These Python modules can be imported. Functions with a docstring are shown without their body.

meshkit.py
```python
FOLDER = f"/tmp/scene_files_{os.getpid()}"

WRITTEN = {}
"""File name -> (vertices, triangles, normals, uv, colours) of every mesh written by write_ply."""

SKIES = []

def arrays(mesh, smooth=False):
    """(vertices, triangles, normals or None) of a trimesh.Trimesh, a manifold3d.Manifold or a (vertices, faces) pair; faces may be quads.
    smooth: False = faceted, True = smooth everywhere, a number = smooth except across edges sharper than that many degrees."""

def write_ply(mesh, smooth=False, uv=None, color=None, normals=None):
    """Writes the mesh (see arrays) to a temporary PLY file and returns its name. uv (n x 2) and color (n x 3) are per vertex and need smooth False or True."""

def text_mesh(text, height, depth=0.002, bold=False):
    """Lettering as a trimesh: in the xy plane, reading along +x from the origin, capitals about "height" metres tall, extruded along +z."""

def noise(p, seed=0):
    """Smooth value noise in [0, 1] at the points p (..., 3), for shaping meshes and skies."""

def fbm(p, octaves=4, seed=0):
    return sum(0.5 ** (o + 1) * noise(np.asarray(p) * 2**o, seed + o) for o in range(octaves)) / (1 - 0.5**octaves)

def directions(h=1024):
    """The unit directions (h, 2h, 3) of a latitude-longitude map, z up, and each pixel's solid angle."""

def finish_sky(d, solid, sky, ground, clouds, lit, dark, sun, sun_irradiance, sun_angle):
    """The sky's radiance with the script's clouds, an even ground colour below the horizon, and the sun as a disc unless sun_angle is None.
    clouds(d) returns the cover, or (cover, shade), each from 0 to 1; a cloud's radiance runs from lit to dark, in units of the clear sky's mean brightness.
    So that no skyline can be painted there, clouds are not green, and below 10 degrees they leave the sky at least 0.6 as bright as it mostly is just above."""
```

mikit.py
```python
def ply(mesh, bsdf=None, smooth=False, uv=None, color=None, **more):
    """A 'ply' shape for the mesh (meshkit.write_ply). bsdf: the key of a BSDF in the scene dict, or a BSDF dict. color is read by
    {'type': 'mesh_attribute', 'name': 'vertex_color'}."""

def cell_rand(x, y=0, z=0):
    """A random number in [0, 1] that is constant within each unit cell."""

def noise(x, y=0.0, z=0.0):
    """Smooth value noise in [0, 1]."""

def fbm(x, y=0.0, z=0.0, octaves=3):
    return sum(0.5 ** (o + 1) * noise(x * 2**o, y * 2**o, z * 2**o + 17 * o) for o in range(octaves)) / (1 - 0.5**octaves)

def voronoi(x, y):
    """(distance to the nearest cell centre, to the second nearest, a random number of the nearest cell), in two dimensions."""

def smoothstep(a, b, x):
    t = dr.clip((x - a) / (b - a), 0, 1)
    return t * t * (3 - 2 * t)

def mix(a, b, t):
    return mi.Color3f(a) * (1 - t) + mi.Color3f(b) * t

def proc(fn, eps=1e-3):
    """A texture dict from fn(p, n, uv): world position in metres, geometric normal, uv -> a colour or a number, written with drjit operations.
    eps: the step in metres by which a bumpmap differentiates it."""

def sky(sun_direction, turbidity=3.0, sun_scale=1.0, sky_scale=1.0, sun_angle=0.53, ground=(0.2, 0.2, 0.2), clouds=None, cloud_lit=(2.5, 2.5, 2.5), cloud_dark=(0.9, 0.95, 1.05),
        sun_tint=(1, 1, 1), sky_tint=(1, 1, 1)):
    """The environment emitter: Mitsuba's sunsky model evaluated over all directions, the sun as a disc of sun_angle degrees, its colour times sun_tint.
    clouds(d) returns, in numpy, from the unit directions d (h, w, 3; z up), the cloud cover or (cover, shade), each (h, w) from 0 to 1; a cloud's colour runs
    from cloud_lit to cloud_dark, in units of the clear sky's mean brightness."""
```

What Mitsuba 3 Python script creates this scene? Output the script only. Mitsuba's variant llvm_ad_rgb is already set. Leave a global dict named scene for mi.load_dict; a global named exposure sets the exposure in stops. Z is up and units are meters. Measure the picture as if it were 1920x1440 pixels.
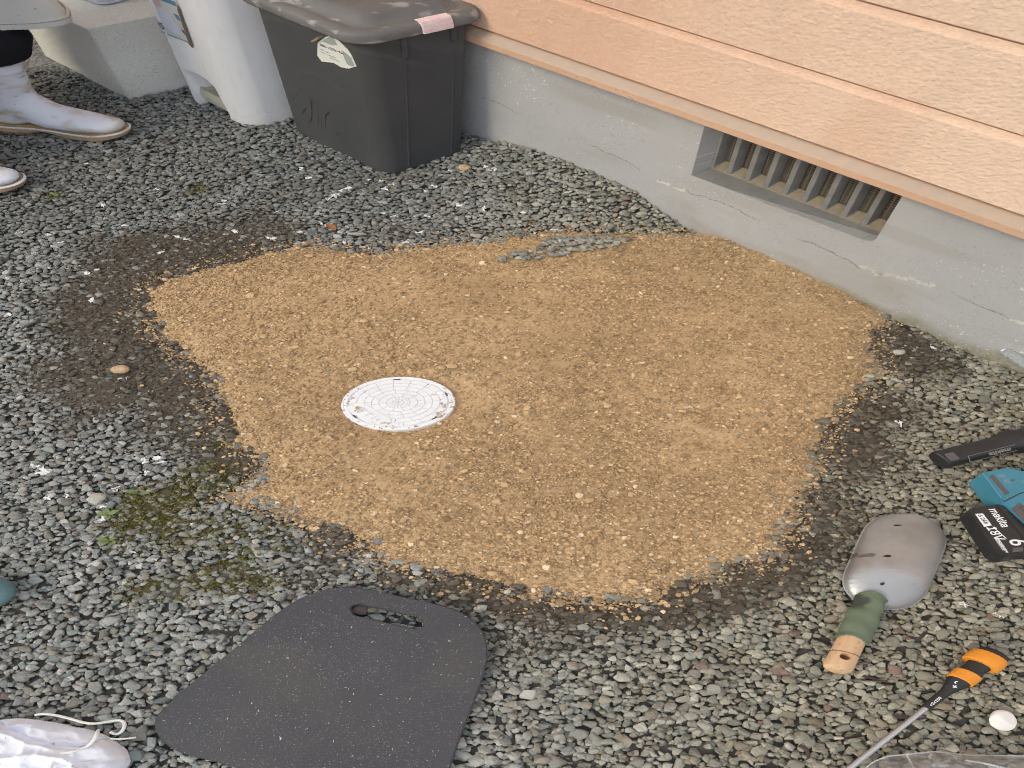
import math, random
import numpy as np, trimesh, manifold3d, shapely, drjit as dr, mitsuba as mi
import mikit, meshkit
from mikit import noise, fbm, voronoi, smoothstep, mix
from shapely.geometry import Polygon, LineString, Point, box as sbox
from scipy.spatial import cKDTree
T = mi.ScalarTransform4f

# The photograph is a portrait picture resampled to landscape, so everything in it is 16/9 wider (in x) than it would be in the
# flesh. The yard is modelled with the proportions that the photograph shows: lengths along x are written in units of WIDE metres.
WIDE = 16 / 9
rng = np.random.default_rng(7)
scene, labels = {}, {}

# ---------------------------------------------------------------- camera, sky, exposure
PITCH = math.radians(55.0)
EYE = (WIDE * 0.178, -0.983, 1.5)
scene['camera'] = {'type': 'perspective', 'fov': math.degrees(2 * math.atan(960 / 1210)), 'fov_axis': 'x', 'near_clip': 0.02, 'far_clip': 200.0,
                   'to_world': T().look_at(origin=EYE, target=(EYE[0], EYE[1] + math.cos(PITCH), EYE[2] - math.sin(PITCH)), up=(0, 0, 1))}
scene['sky'] = mikit.sky((-0.78, -0.40, 0.55), turbidity=3, sun_scale=0.38, sun_angle=22, sun_tint=(.90, 1.0, 1.16), clouds=lambda d: 1.0, cloud_lit=(2.25, 2.45, 2.80))
exposure = 2.15

# ---------------------------------------------------------------- materials
def principled(color, rough=0.6, **k):
    c = color if isinstance(color, dict) else {'type': 'rgb', 'value': list(color)}
    return {'type': 'principled', 'base_color': c, 'roughness': rough, **k}
def two(b): return {'type': 'twosided', 'bsdf': b}
def bump(b, fn, scale, eps=1e-3): return {'type': 'bumpmap', 'arbitrary': mikit.proc(fn, eps), 'scale': scale, 'bsdf': b}
VC = {'type': 'mesh_attribute', 'name': 'vertex_color'}
CO, SI = math.cos(math.radians(129.8)), math.sin(math.radians(129.8))
UD = np.array([-CO, -SI, 0.0]); NO = np.array([-SI, CO, 0.0])          # along the wall (towards the viewer's right), out of the wall
AD = np.array([math.cos(math.radians(128.8)), math.sin(math.radians(128.8)), 0.0]); BD = np.array([AD[1], -AD[0], 0.0])   # axes of the bins
def wall_uz(p):
    x = p.x / WIDE
    return x * UD[0] + p.y * UD[1] - 0.869, p.z
def polyline_distance(u, z, pts):
    d = mi.Float(9.0)
    for (a, b), (c, e) in zip(pts[:-1], pts[1:]):
        l2 = (c - a) ** 2 + (e - b) ** 2
        t = dr.clip(((u - a) * (c - a) + (z - b) * (e - b)) / l2, 0, 1)
        d = dr.minimum(d, dr.sqrt(dr.square(u - a - t * (c - a)) + dr.square(z - b - t * (e - b))))
    return d
CRACKS = [[(-1.726, .172), (-1.666, .18), (-1.582, .164), (-1.517, .155), (-1.446, .159), (-1.33, .153), (-1.254, .137)],
          [(-1.209, .127), (-1.145, .122), (-1.07, .131), (-.923, .123), (-.846, .117), (-.773, .119), (-.705, .095), (-.663, .106), (-.571, .13), (-.52, .138), (-.453, .127), (-.384, .131), (-.2, .12)]]
CHIPS = [[(-1.201, .121), (-1.137, .120)], [(-.702, .099), (-.672, .104)], [(-.653, .109), (-.623, .121), (-.567, .133)], [(-.404, .13), (-.37, .127)]]
def crack_chip(p):
    u, z = wall_uz(p)
    w = 0.012 * (noise(u * 45, z * 45, 3) - 0.5) + 0.004 * (noise(u * 260, z * 260, 9) - 0.5)
    crack = mi.Float(9.0)
    for c in CRACKS: crack = dr.minimum(crack, polyline_distance(u, z + w, c))
    chip = mi.Float(9.0)
    for c in CHIPS: chip = dr.minimum(chip, polyline_distance(u, z + w, c))
    chip = chip + 0.010 * (noise(u * 170, z * 170, 5) - 0.5)
    return u, z, crack, chip
def foundation_color(p, n, uv):
    u, z, crack, chip = crack_chip(p)
    c = mix((.375, .372, .36), (.44, .437, .425), fbm(u * 5, z * 9, 1, 4))
    c = c * (0.95 + 0.1 * noise(u * 400, z * 700, 2))
    c = mix(c, (.20, .19, .17), 0.75 * (1 - smoothstep(0.0006, 0.0016, crack)) * smoothstep(.35, .55, noise(u * 9, 4, 4)))
    c = mix(c, (.62, .60, .52), (1 - smoothstep(0.0045, 0.0065, chip)) * (0.5 + 0.5 * noise(u * 500, z * 500, 1)))
    g = smoothstep(-0.95, -0.75, u) * (1 - smoothstep(0.0, 0.035, z + 0.02 + 0.03 * (noise(u * 22, z * 30, 6) - 0.5)))
    c = mix(c, (.20, .18, .075), 0.75 * g * (0.5 + 0.5 * noise(u * 130, z * 130, 8)))
    speck = smoothstep(.90, .93, noise(u * 190, z * 190, 12)) * smoothstep(.5, .7, noise(u * 9, z * 9, 3))
    c = mix(c, (.66, .65, .62), speck)
    pore = smoothstep(.80, .86, noise(u * 230, z * 230, 17)) * smoothstep(.4, .6, noise(u * 18, z * 18, 7))
    c = mix(c, (.30, .295, .28), 0.4 * pore)
    splash = smoothstep(.45, .75, fbm(u * 14, z * 14, 41, 4)) * (1 - smoothstep(.0, .13, z + .05 * (noise(u * 8, 2, 2) - .5)))
    c = mix(c, (.33, .27, .19), 0.4 * splash)
    return mix(c, (.30, .27, .21), 0.25 * smoothstep(.52, .75, fbm(u * 3, z * 16, 21, 3)))
def foundation_relief(p, n, uv):
    u, z, crack, chip = crack_chip(p)
    return fbm(u * 90, z * 160, 2, 3) * 0.8 - 1.6 * (1 - smoothstep(0.0, 0.002, crack)) + (noise(u * 420, z * 420, 3) - 1.0) * 1.6 * (1 - smoothstep(0.003, 0.005, chip))
scene['foundation_paint'] = two(bump(principled(mikit.proc(foundation_color), 0.75), foundation_relief, 0.0012, 5e-4))
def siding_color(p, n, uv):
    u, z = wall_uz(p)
    right_pale = smoothstep(-1.8, -.45, u + 0.5 * (fbm(u * 3, z * 3, 8, 3) - .5))  # redder and darker to the left, paler to the right
    c = mix((.68, .43, .295), (.765, .565, .415), right_pale) * (.96 + .08 * fbm(u * 4, z * 5, 3, 4))
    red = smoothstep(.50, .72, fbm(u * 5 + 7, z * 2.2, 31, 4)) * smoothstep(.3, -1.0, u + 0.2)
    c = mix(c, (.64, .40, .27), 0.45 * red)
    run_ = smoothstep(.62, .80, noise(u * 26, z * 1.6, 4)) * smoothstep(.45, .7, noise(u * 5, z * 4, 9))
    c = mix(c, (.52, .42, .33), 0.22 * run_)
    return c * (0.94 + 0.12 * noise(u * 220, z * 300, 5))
def stucco(p, n, uv):
    u, z = wall_uz(p)
    a = noise(u * 190 + 1.5 * noise(u * 70, z * 70, 1), z * 175, 1)
    b = noise(u * 400, z * 380, 7)
    return smoothstep(.25, .8, a) * 0.75 + 0.25 * b
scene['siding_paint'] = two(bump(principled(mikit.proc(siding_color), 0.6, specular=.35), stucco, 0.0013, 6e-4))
def trim_color(p, n, uv):
    u, z = wall_uz(p)
    c = mix((.56, .345, .215), (.63, .41, .27), fbm(u * 6, z * 30, 4, 3))
    dust = smoothstep(.25, .6, dr.abs(n.z)) * (0.55 + 0.45 * fbm(u * 60, p.y * 60, 2, 3))
    dust = dr.maximum(dust, 0.8 * smoothstep(.80, .84, noise(u * 150, z * 220, 3)) * smoothstep(.45, .7, noise(u * 7, 3, 3)))
    return mix(c, (.40, .325, .255), dust * 0.9)
scene['trim_paint'] = two(principled(mikit.proc(trim_color), 0.5))
scene['vent_concrete'] = two(bump(principled(mikit.proc(lambda p, n, uv: mix((.19, .185, .175), (.29, .28, .255), fbm(p.x * 30, p.y * 40, p.z * 40, 3)) * 0.9), 0.8), lambda p, n, uv: fbm(p.x * 200, p.y * 250, p.z * 250, 2), .0008))
scene['vent_dust'] = two(principled(mikit.proc(lambda p, n, uv: mix((.23, .195, .14), (.36, .305, .22), fbm(p.x * 60, p.y * 90, p.z * 90, 3))), 0.95))
scene['screen_plastic'] = two(principled((.17, .145, .115), 0.5))
scene['dark_void'] = two(principled((.012, .011, .01), 0.9))
scene['stone'] = two(bump(principled(VC, 0.75, specular=.3), lambda p, n, uv: noise(p.x * 260, p.y * 420, p.z * 420) + .6 * noise(p.x * 120, p.y * 190, p.z * 190), .0016, 8e-4))
scene['soil'] = two(principled(VC, 0.95, specular=.15))
def far_gravel(p, n, uv):
    a, b, r = voronoi(p.x / WIDE * 62 + noise(p.x * 20, p.y * 30, 1), p.y * 62)
    return mix((.06, .055, .05), mix((.18, .18, .17), (.34, .34, .32), r), smoothstep(.02, .16, b - a))
scene['far_gravel'] = two(bump(principled(mikit.proc(far_gravel), 0.85), lambda p, n, uv: smoothstep(0, .5, (lambda v: v[1] - v[0])(voronoi(p.x / WIDE * 62 + noise(p.x * 20, p.y * 30, 1), p.y * 62))), .006))
def bin_color(p, n, uv):
    x, y, z = p.x / WIDE, p.y, p.z
    c = mix((.050, .052, .054), (.068, .069, .070), fbm(x * 9, y * 9, z * 6, 3))
    arcs = noise(40 * dr.sqrt(dr.square(x + .25) + dr.square(y - 1.1) + dr.square(z - .1)) + 2 * noise(x * 12, y * 12, z * 12), noise(x * 5, y * 5, z * 5) * 4, 1)
    c = mix(c, (.11, .105, .10), 0.25 * smoothstep(.72, .9, arcs) * smoothstep(.15, .5, z))
    c = mix(c, (.10, .085, .065), 0.55 * smoothstep(.42, .75, fbm(x * 6, y * 6, z * 5 + 3, 4)) * smoothstep(.1, .45, z))
    a = (x + .081) * float(AD[0]) + (y - 1.010) * float(AD[1]); b = (x + .081) * float(BD[0]) + (y - 1.010) * float(BD[1])
    warp = 0.05 * (noise(a * 30, z * 9, 7) - .5)
    s = a + 0.42 * z + warp                                             # gouges at the foot of the long side
    gouge = smoothstep(.66, .82, noise(s * 150, z * 9 + 3, 11)) * smoothstep(.20, .15, z) * smoothstep(.05, .09, z) * smoothstep(.14, .18, a) * smoothstep(.33, .27, a) * smoothstep(.03, .01, b)
    return mix(c, (.018, .018, .02), 0.85 * gouge)
scene['bin_plastic'] = two(principled(mikit.proc(bin_color), 0.5, specular=.45))
def lid_color(p, n, uv):
    x, y, z = p.x / WIDE, p.y, p.z
    c = mix((.085, .081, .077), (.16, .152, .143), fbm(x * 7, y * 7, z * 20, 4))
    scuff = smoothstep(.56, .74, fbm(x * 16 + 3 * noise(x * 6, y * 6, 2), y * 34, z * 40, 4))
    return mix(c, (.36, .34, .315), 0.75 * scuff)
scene['lid_plastic'] = two(bump(principled(mikit.proc(lid_color), 0.6), lambda p, n, uv: fbm(p.x * 30, p.y * 55, p.z * 50, 3), .002))
def pink_color(p, n, uv):
    return mix((.62, .42, .42), (.80, .66, .65), fbm(p.x * 40, p.y * 60, p.z * 160, 3))
scene['faded_plate'] = two(principled(mikit.proc(pink_color), 0.6))
def pail_color(p, n, uv):
    x, y, z = p.x / WIDE, p.y, p.z
    c = mix((.70, .69, .67), (.77, .765, .76), fbm(x * 6, y * 6, z * 4, 3))
    c = mix(c, (.52, .46, .39), 0.30 * smoothstep(.45, .85, fbm(x * 6, y * 6, z * 4 + 5, 4)))
    return mix(c, (.50, .45, .38), 0.12 * smoothstep(.5, .9, noise(x * 90, y * 90, z * 20)))
scene['pail_plastic'] = two(principled(mikit.proc(pail_color), 0.38, specular=.5))
scene['cream_plastic'] = two(principled(mikit.proc(lambda p, n, uv: mix((.36, .36, .27), (.50, .49, .40), fbm(p.x * 20, p.y * 30, p.z * 40, 3))), 0.5))
def block_color(p, n, uv):
    x, y, z = p.x / WIDE, p.y, p.z
    c = mix((.50, .49, .44), (.60, .59, .53), fbm(x * 9, y * 9, z * 9, 4))
    pit = smoothstep(.80, .88, noise(x * 190 + 3 * noise(x * 30, y * 30, z * 30), y * 190, z * 190)) * smoothstep(.48, .7, fbm(x * 14, y * 14, z * 14, 2))
    c = mix(c, (.24, .23, .20), 0.7 * pit)
    return c * (0.9 + 0.2 * noise(x * 300, y * 300, z * 300))
scene['block_concrete'] = two(bump(principled(mikit.proc(block_color), 0.9), lambda p, n, uv: fbm(p.x * 70, p.y * 100, p.z * 100, 3), .0025))
def boot_color(p, n, uv):
    x, y, z = p.x / WIDE, p.y, p.z
    c = mix((.63, .64, .69), (.70, .71, .76), fbm(x * 12, y * 12, z * 12, 2))
    mud = smoothstep(.47, .72, fbm(x * 17, y * 17, z * 24, 4))
    c = mix(c, (.45, .38, .28), 0.8 * mud)
    scr = smoothstep(.80, .88, noise(x * 90, y * 25, z * 130)) * smoothstep(.35, .7, noise(x * 14, y * 14, z * 14))
    return mix(c, (.30, .26, .22), 0.6 * scr)
scene['boot_rubber'] = two(bump(principled(mikit.proc(boot_color), 0.7, specular=.25), lambda p, n, uv: fbm(p.x * 14, p.y * 24, p.z * 40, 3), .004))
scene['sole_rubber'] = two(principled(mikit.proc(lambda p, n, uv: mix((.30, .19, .095), (.44, .33, .20), fbm(p.x * 40, p.y * 60, p.z * 60, 3))), 0.7))
scene['navy_cloth'] = two(principled((.0045, .0045, .008), 0.95))
def coat_color(p, n, uv):
    x, y, z = p.x / WIDE, p.y, p.z
    c = mix((.47, .46, .41), (.58, .57, .53), fbm(x * 16, y * 16, z * 16, 4))
    c = mix(c, (.40, .34, .26), 0.6 * smoothstep(.5, .7, fbm(x * 11 + 4, y * 11, z * 11, 4)))
    return mix(c, (.20, .19, .21), 0.6 * smoothstep(.90, .93, noise(x * 70, y * 70, z * 70)))
scene['coat_cloth'] = two(principled(mikit.proc(coat_color), 0.9))
scene['thread'] = two(principled((.22, .19, .15), 0.9))
scene['skin'] = two(principled((.50, .31, .22), 0.55))
scene['hair'] = two(principled((.02, .017, .015), 0.6))
def mat_color(p, n, uv):
    x, y = p.x / WIDE, p.y
    c = mix((.052, .052, .057), (.068, .067, .072), fbm(x * 8, y * 8, 1, 3))
    c = mix(c, (.10, .088, .075), 0.3 * smoothstep(.52, .78, fbm(x * 9 + 3, y * 9, 5, 3)))
    fleck = smoothstep(.74, .9, noise(p.x * 430 + 3 * y, y * 640, 1)) * (0.3 + 0.7 * noise(x * 20, y * 20, 2))
    c = mix(c, (.24, .22, .20), 0.6 * fleck)
    return mix(c, (.55, .54, .52), smoothstep(.955, .97, noise(p.x * 260 + y * 90, y * 330 - p.x * 70, 6)))
scene['foam'] = two(bump(principled(mikit.proc(mat_color), 0.62, specular=.4), lambda p, n, uv: noise(p.x * 420, p.y * 750, 1), .0006, 5e-4))
SPOTS = [(.701, -.370, .0065, .0030), (.667, -.452, .0060, .0034), (.651, -.514, .0036, .0036), (.632, -.438, .007, .007), (.646, -.446, .012, .006)]
def scoop_color(p, n, uv):
    x, y = p.x / WIDE, p.y
    c = mix((.37, .368, .362), (.50, .498, .49), fbm(x * 22, y * 22, p.z * 22, 3))
    c = mix(c, (.30, .275, .235), 0.6 * smoothstep(.42, .72, fbm(x * 15 + 5, y * 15, 3, 4)) * smoothstep(-.52, -.44, y))
    c = mix(c, (.36, .33, .30), 0.3 * smoothstep(.72, .95, noise(x * 60 + y * 30, y * 460 - x * 250, 1)))
    for k, (a, b, r, s) in enumerate(SPOTS):
        d = dr.sqrt(dr.square((x - a) / r) + dr.square((y - b) / s)) + 0.5 * (noise(x * 300, y * 300, k) - .5)
        c = mix(c, (.05, .043, .04) if k < 3 else (.22, .19, .17), 1 - smoothstep(.7, 1.0, d))
    return c
scene['scoop_metal'] = two(bump(principled(mikit.proc(scoop_color), mikit.proc(lambda p, n, uv: .42 + .22 * fbm(p.x * 14, p.y * 25, 1, 3)), metallic=.7, specular=.6), lambda p, n, uv: .5 * noise(p.x * 60 + p.y * 330, p.y * 60 - p.x * 20, 1) + fbm(p.x * 16, p.y * 28, 1, 2), .0010))
def wood_color(p, n, uv):
    x, y = p.x / WIDE, p.y
    a, b = x * .44 + y * .90, x * .90 - y * .44
    g = fbm(a * 14, b * 260, p.z * 200, 3)
    c = mix((.52, .32, .17), (.66, .45, .27), g)
    c = mix(c, (.36, .20, .10), 0.55 * smoothstep(.66, .85, noise(a * 160, b * 420, p.z * 300)))
    return c
scene['wood'] = two(principled(mikit.proc(wood_color), 0.5))
scene['tape'] = two(bump(principled(mikit.proc(lambda p, n, uv: mix(mix((.105, .135, .085), (.15, .185, .12), fbm(p.x * 25, p.y * 40, p.z * 40, 3)), (.03, .032, .026), 0.8 * smoothstep(.5, .75, fbm(p.x * 22, p.y * 40, 9, 3)) * smoothstep(-.585, -.555, p.y))), 0.8), lambda p, n, uv: noise(p.x * 450, p.y * 800, p.z * 800), .0005))
def orange_color(p, n, uv):
    return mix((.72, .255, .02), (.80, .31, .035), fbm(p.x * 30, p.y * 50, p.z * 50, 2))
scene['orange_rubber'] = two(principled(mikit.proc(orange_color), 0.5))
scene['black_rubber'] = two(principled((.022, .021, .021), 0.48))
scene['chrome'] = two(principled((.62, .63, .64), 0.28, metallic=.9))
scene['print_white'] = two(principled((.78, .78, .78), 0.5))
scene['print_grey'] = two(principled((.32, .33, .36), 0.5))
scene['print_dark'] = two(principled((.05, .05, .06), 0.5))
scene['print_blue'] = two(principled((.10, .20, .33), 0.5))
scene['teal_plastic'] = two(principled(mikit.proc(lambda p, n, uv: mix(mix((.045, .195, .27), (.06, .235, .32), fbm(p.x * 9, p.y * 16, p.z * 16, 3)), (.26, .27, .24), 0.6 * smoothstep(.68, .8, fbm(p.x * 40, p.y * 70, p.z * 70, 3)))), 0.42, specular=.5))
scene['old_teal_plastic'] = two(principled(mikit.proc(lambda p, n, uv: mix((.07, .15, .16), (.12, .20, .20), fbm(p.x * 30, p.y * 50, p.z * 50, 3))), 0.6))
scene['tool_black'] = two(principled(mikit.proc(lambda p, n, uv: mix((.018, .018, .020), (.032, .031, .031), fbm(p.x * 20, p.y * 35, p.z * 35, 3))), 0.42, specular=.5))
scene['tool_grey'] = two(principled((.10, .092, .09), 0.5))
scene['scuffed_line'] = two(principled((.24, .235, .23), 0.6))
def cover_color(p, n, uv):
    x, y = p.x / WIDE, p.y
    r = dr.sqrt(dr.square(x) + dr.square(y - .005))
    c = mix((.78, .79, .80), (.84, .845, .85), fbm(x * 40, y * 40, 1, 2))
    side = dr.maximum(smoothstep(.035, .07, x), dr.maximum(smoothstep(-.04, -.065, x), smoothstep(-.05, -.075, y)))
    d = smoothstep(.66, .74, fbm(x * 95, y * 95, 3, 3)) * side * smoothstep(.03, .06, r)
    return mix(c, (.42, .27, .13), 0.9 * d)
scene['cover_plastic'] = two(principled(mikit.proc(cover_color), 0.4, specular=.4))
scene['cover_groove'] = two(principled((.63, .64, .66), 0.7))
scene['white_cloth'] = two(bump(principled(mikit.proc(lambda p, n, uv: mix((.78, .79, .84), (.84, .845, .88), fbm(p.x * 20, p.y * 30, p.z * 30, 3)) * (1 - .5 * smoothstep(.95, .965, noise(p.x * 160 + p.y * 60, p.y * 190 - p.x * 50, 2)))), 0.95), lambda p, n, uv: noise(p.x * 500, p.y * 900, 1) + fbm(p.x * 60, p.y * 100, 2, 2) * 2, .0006))
scene['white_cord'] = two(principled((.74, .72, .66), 0.9))
scene['clear_film'] = {'type': 'thindielectric', 'int_ior': 1.5}
scene['milky_film'] = {'type': 'blendbsdf', 'weight': 0.20, 'a': {'type': 'thindielectric', 'int_ior': 1.5}, 'b': two(principled((.62, .65, .70), 0.16, specular=1.0, clearcoat=1.0, clearcoat_gloss=.95))}
scene['crease_film'] = {'type': 'blendbsdf', 'weight': 0.5, 'a': {'type': 'thindielectric', 'int_ior': 1.5}, 'b': two(principled((.8, .82, .86), 0.25, specular=1.0))}
scene['flake_white'] = two(principled((.72, .72, .70), 0.8))
scene['white_stone'] = two(principled((.80, .79, .75), 0.5))
scene['tan_stone'] = two(principled(mikit.proc(lambda p, n, uv: mix((.42, .28, .15), (.60, .44, .28), fbm(p.x * 70, p.y * 110, p.z * 110, 3))), 0.85))
scene['pale_stone'] = two(principled(mikit.proc(lambda p, n, uv: mix((.33, .32, .27), (.50, .48, .42), fbm(p.x * 80, p.y * 140, p.z * 140, 3))), 0.8))
scene['paper'] = two(principled((.66, .655, .585), 0.7))
scene['paper_tan'] = two(principled((.52, .43, .27), 0.7))
scene['paper_green'] = two(principled((.30, .34, .31), 0.7))
scene['leaf_green'] = {'type': 'principledthin', 'base_color': {'type': 'rgb', 'value': [.26, .33, .14]}, 'roughness': .6, 'diff_trans': .5}
scene['leaf_orange'] = two(principled((.30, .12, .045), 0.8))
scene['bark'] = two(principled((.075, .045, .038), 0.9))
scene['tray_plastic'] = two(principled((.52, .55, .62), 0.4))
scene['pail_label_paper'] = two(principled(mikit.proc(lambda p, n, uv: mix((.44, .45, .44), (.56, .55, .49), fbm(p.x * 25, p.y * 40, p.z * 40, 3))), 0.6))
scene['label_pink'] = two(principled((.50, .34, .33), 0.6))
scene['label_white'] = two(principled((.66, .68, .70), 0.5))
scene['torn_brown'] = two(principled((.15, .105, .075), 0.9))

for k in [k for k in scene if k not in ('camera', 'sky')]: scene[k + '_material'] = scene.pop(k)

# ---------------------------------------------------------------- helpers
def VF(m):
    if hasattr(m, 'to_mesh'):
        k = m.to_mesh(); return np.array(k.vert_properties[:, :3], float), np.array(k.tri_verts, int)
    if isinstance(m, (tuple, list)): return np.asarray(m[0], float), np.asarray(m[1], int)
    return np.array(m.vertices, float), np.array(m.faces, int)
def stretched(V): return np.asarray(V, float) * [WIDE, 1, 1]
used = {}
def numbered(name):
    used[name] = used.get(name, -1) + 1
    return name if used[name] == 0 else f'{name}_{used[name]:03d}'
def add(name, mesh, bsdf, parent=None, smooth=30, color=None):
    key = numbered(name if parent is None else parent + '__' + name)
    V, F = VF(mesh)
    scene[key] = mikit.ply((stretched(V), F), bsdf + '_material', smooth=smooth, color=color)
    return key
def tag(key, label, cat=None, group=None, kind=None):
    labels[key] = {k: v for k, v in dict(label=label, category=cat, group=group, kind=kind).items() if v}
    return key
def thing(name, label, cat, group=None): return tag(numbered(name), label, cat, group)
def cat(*ms):
    vs, fs, k = [], [], 0
    for m in ms:
        V, F = VF(m)
        if F.shape[1] == 4: F = np.vstack([F[:, [0, 1, 2]], F[:, [0, 2, 3]]])
        vs.append(V); fs.append(F + k); k += len(V)
    return np.vstack(vs), np.vstack(fs)
def loft(rings, cap0=True, cap1=True):
    R = np.array(rings, float); n, m = R.shape[:2]
    i, j = np.meshgrid(np.arange(n - 1), np.arange(m), indexing='ij'); j2 = (j + 1) % m
    Q = np.stack([i * m + j, i * m + j2, (i + 1) * m + j2, (i + 1) * m + j], -1).reshape(-1, 4)
    F = [Q[:, [0, 1, 2]], Q[:, [0, 2, 3]]]; V = [R.reshape(-1, 3)]; k = n * m; a = np.arange(m)
    if cap0: V.append(R[0].mean(0)[None]); F.append(np.stack([(a + 1) % m, a, a * 0 + k], 1)); k += 1
    if cap1: V.append(R[-1].mean(0)[None]); F.append(np.stack([(n - 1) * m + a, (n - 1) * m + (a + 1) % m, a * 0 + k], 1))
    return np.vstack(V), np.vstack(F)
def manifold(m):
    V, F = VF(m)
    return manifold3d.Manifold(manifold3d.Mesh(V.astype(np.float32), F.astype(np.uint32)))
def box(x0, x1, y0, y1, z0, z1):
    m = trimesh.creation.box((x1 - x0, y1 - y0, z1 - z0)); m.apply_translation(((x0 + x1) / 2, (y0 + y1) / 2, (z0 + z1) / 2)); return VF(m)
def soft_box(x0, x1, y0, y1, z0, z1, r=.004):
    pts = [(x, y, z) for x in (x0 + r, x1 - r) for y in (y0 + r, y1 - r) for z in (z0 + r, z1 - r)]
    s = trimesh.creation.icosphere(subdivisions=1, radius=r).vertices
    return VF(trimesh.convex.convex_hull(np.vstack([s + p for p in pts])))
def frame(m, o, ex, ey, ez):
    V, F = VF(m); V = V[:, :1] * np.asarray(ex) + V[:, 1:2] * np.asarray(ey) + V[:, 2:] * np.asarray(ez) + np.asarray(o)
    return V, (F if np.dot(np.cross(ex, ey), ez) > 0 else F[:, ::-1])
def ext(poly, h):
    gs = getattr(poly, 'geoms', [poly])
    return cat(*[trimesh.creation.extrude_polygon(g, h, engine='earcut') for g in gs])
def tube(pts, r, sides=6):
    p = np.asarray(pts, float); r = np.broadcast_to(r, (len(p),)); t = np.gradient(p, axis=0); t /= np.linalg.norm(t, axis=1, keepdims=True)
    a = np.cross(t, [0.12, .2, 1.0]); a /= np.linalg.norm(a, axis=1, keepdims=True); b = np.cross(t, a); an = np.arange(sides) * 2 * np.pi / sides
    return loft(p[:, None] + r[:, None, None] * (np.cos(an)[None, :, None] * a[:, None] + np.sin(an)[None, :, None] * b[:, None]))
def spline(pts, n):
    from scipy.interpolate import CubicSpline
    p = np.asarray(pts, float); s = np.r_[0, np.cumsum(np.linalg.norm(np.diff(p, axis=0), axis=1))]
    return CubicSpline(s, p)(np.linspace(0, s[-1], n))
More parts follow.
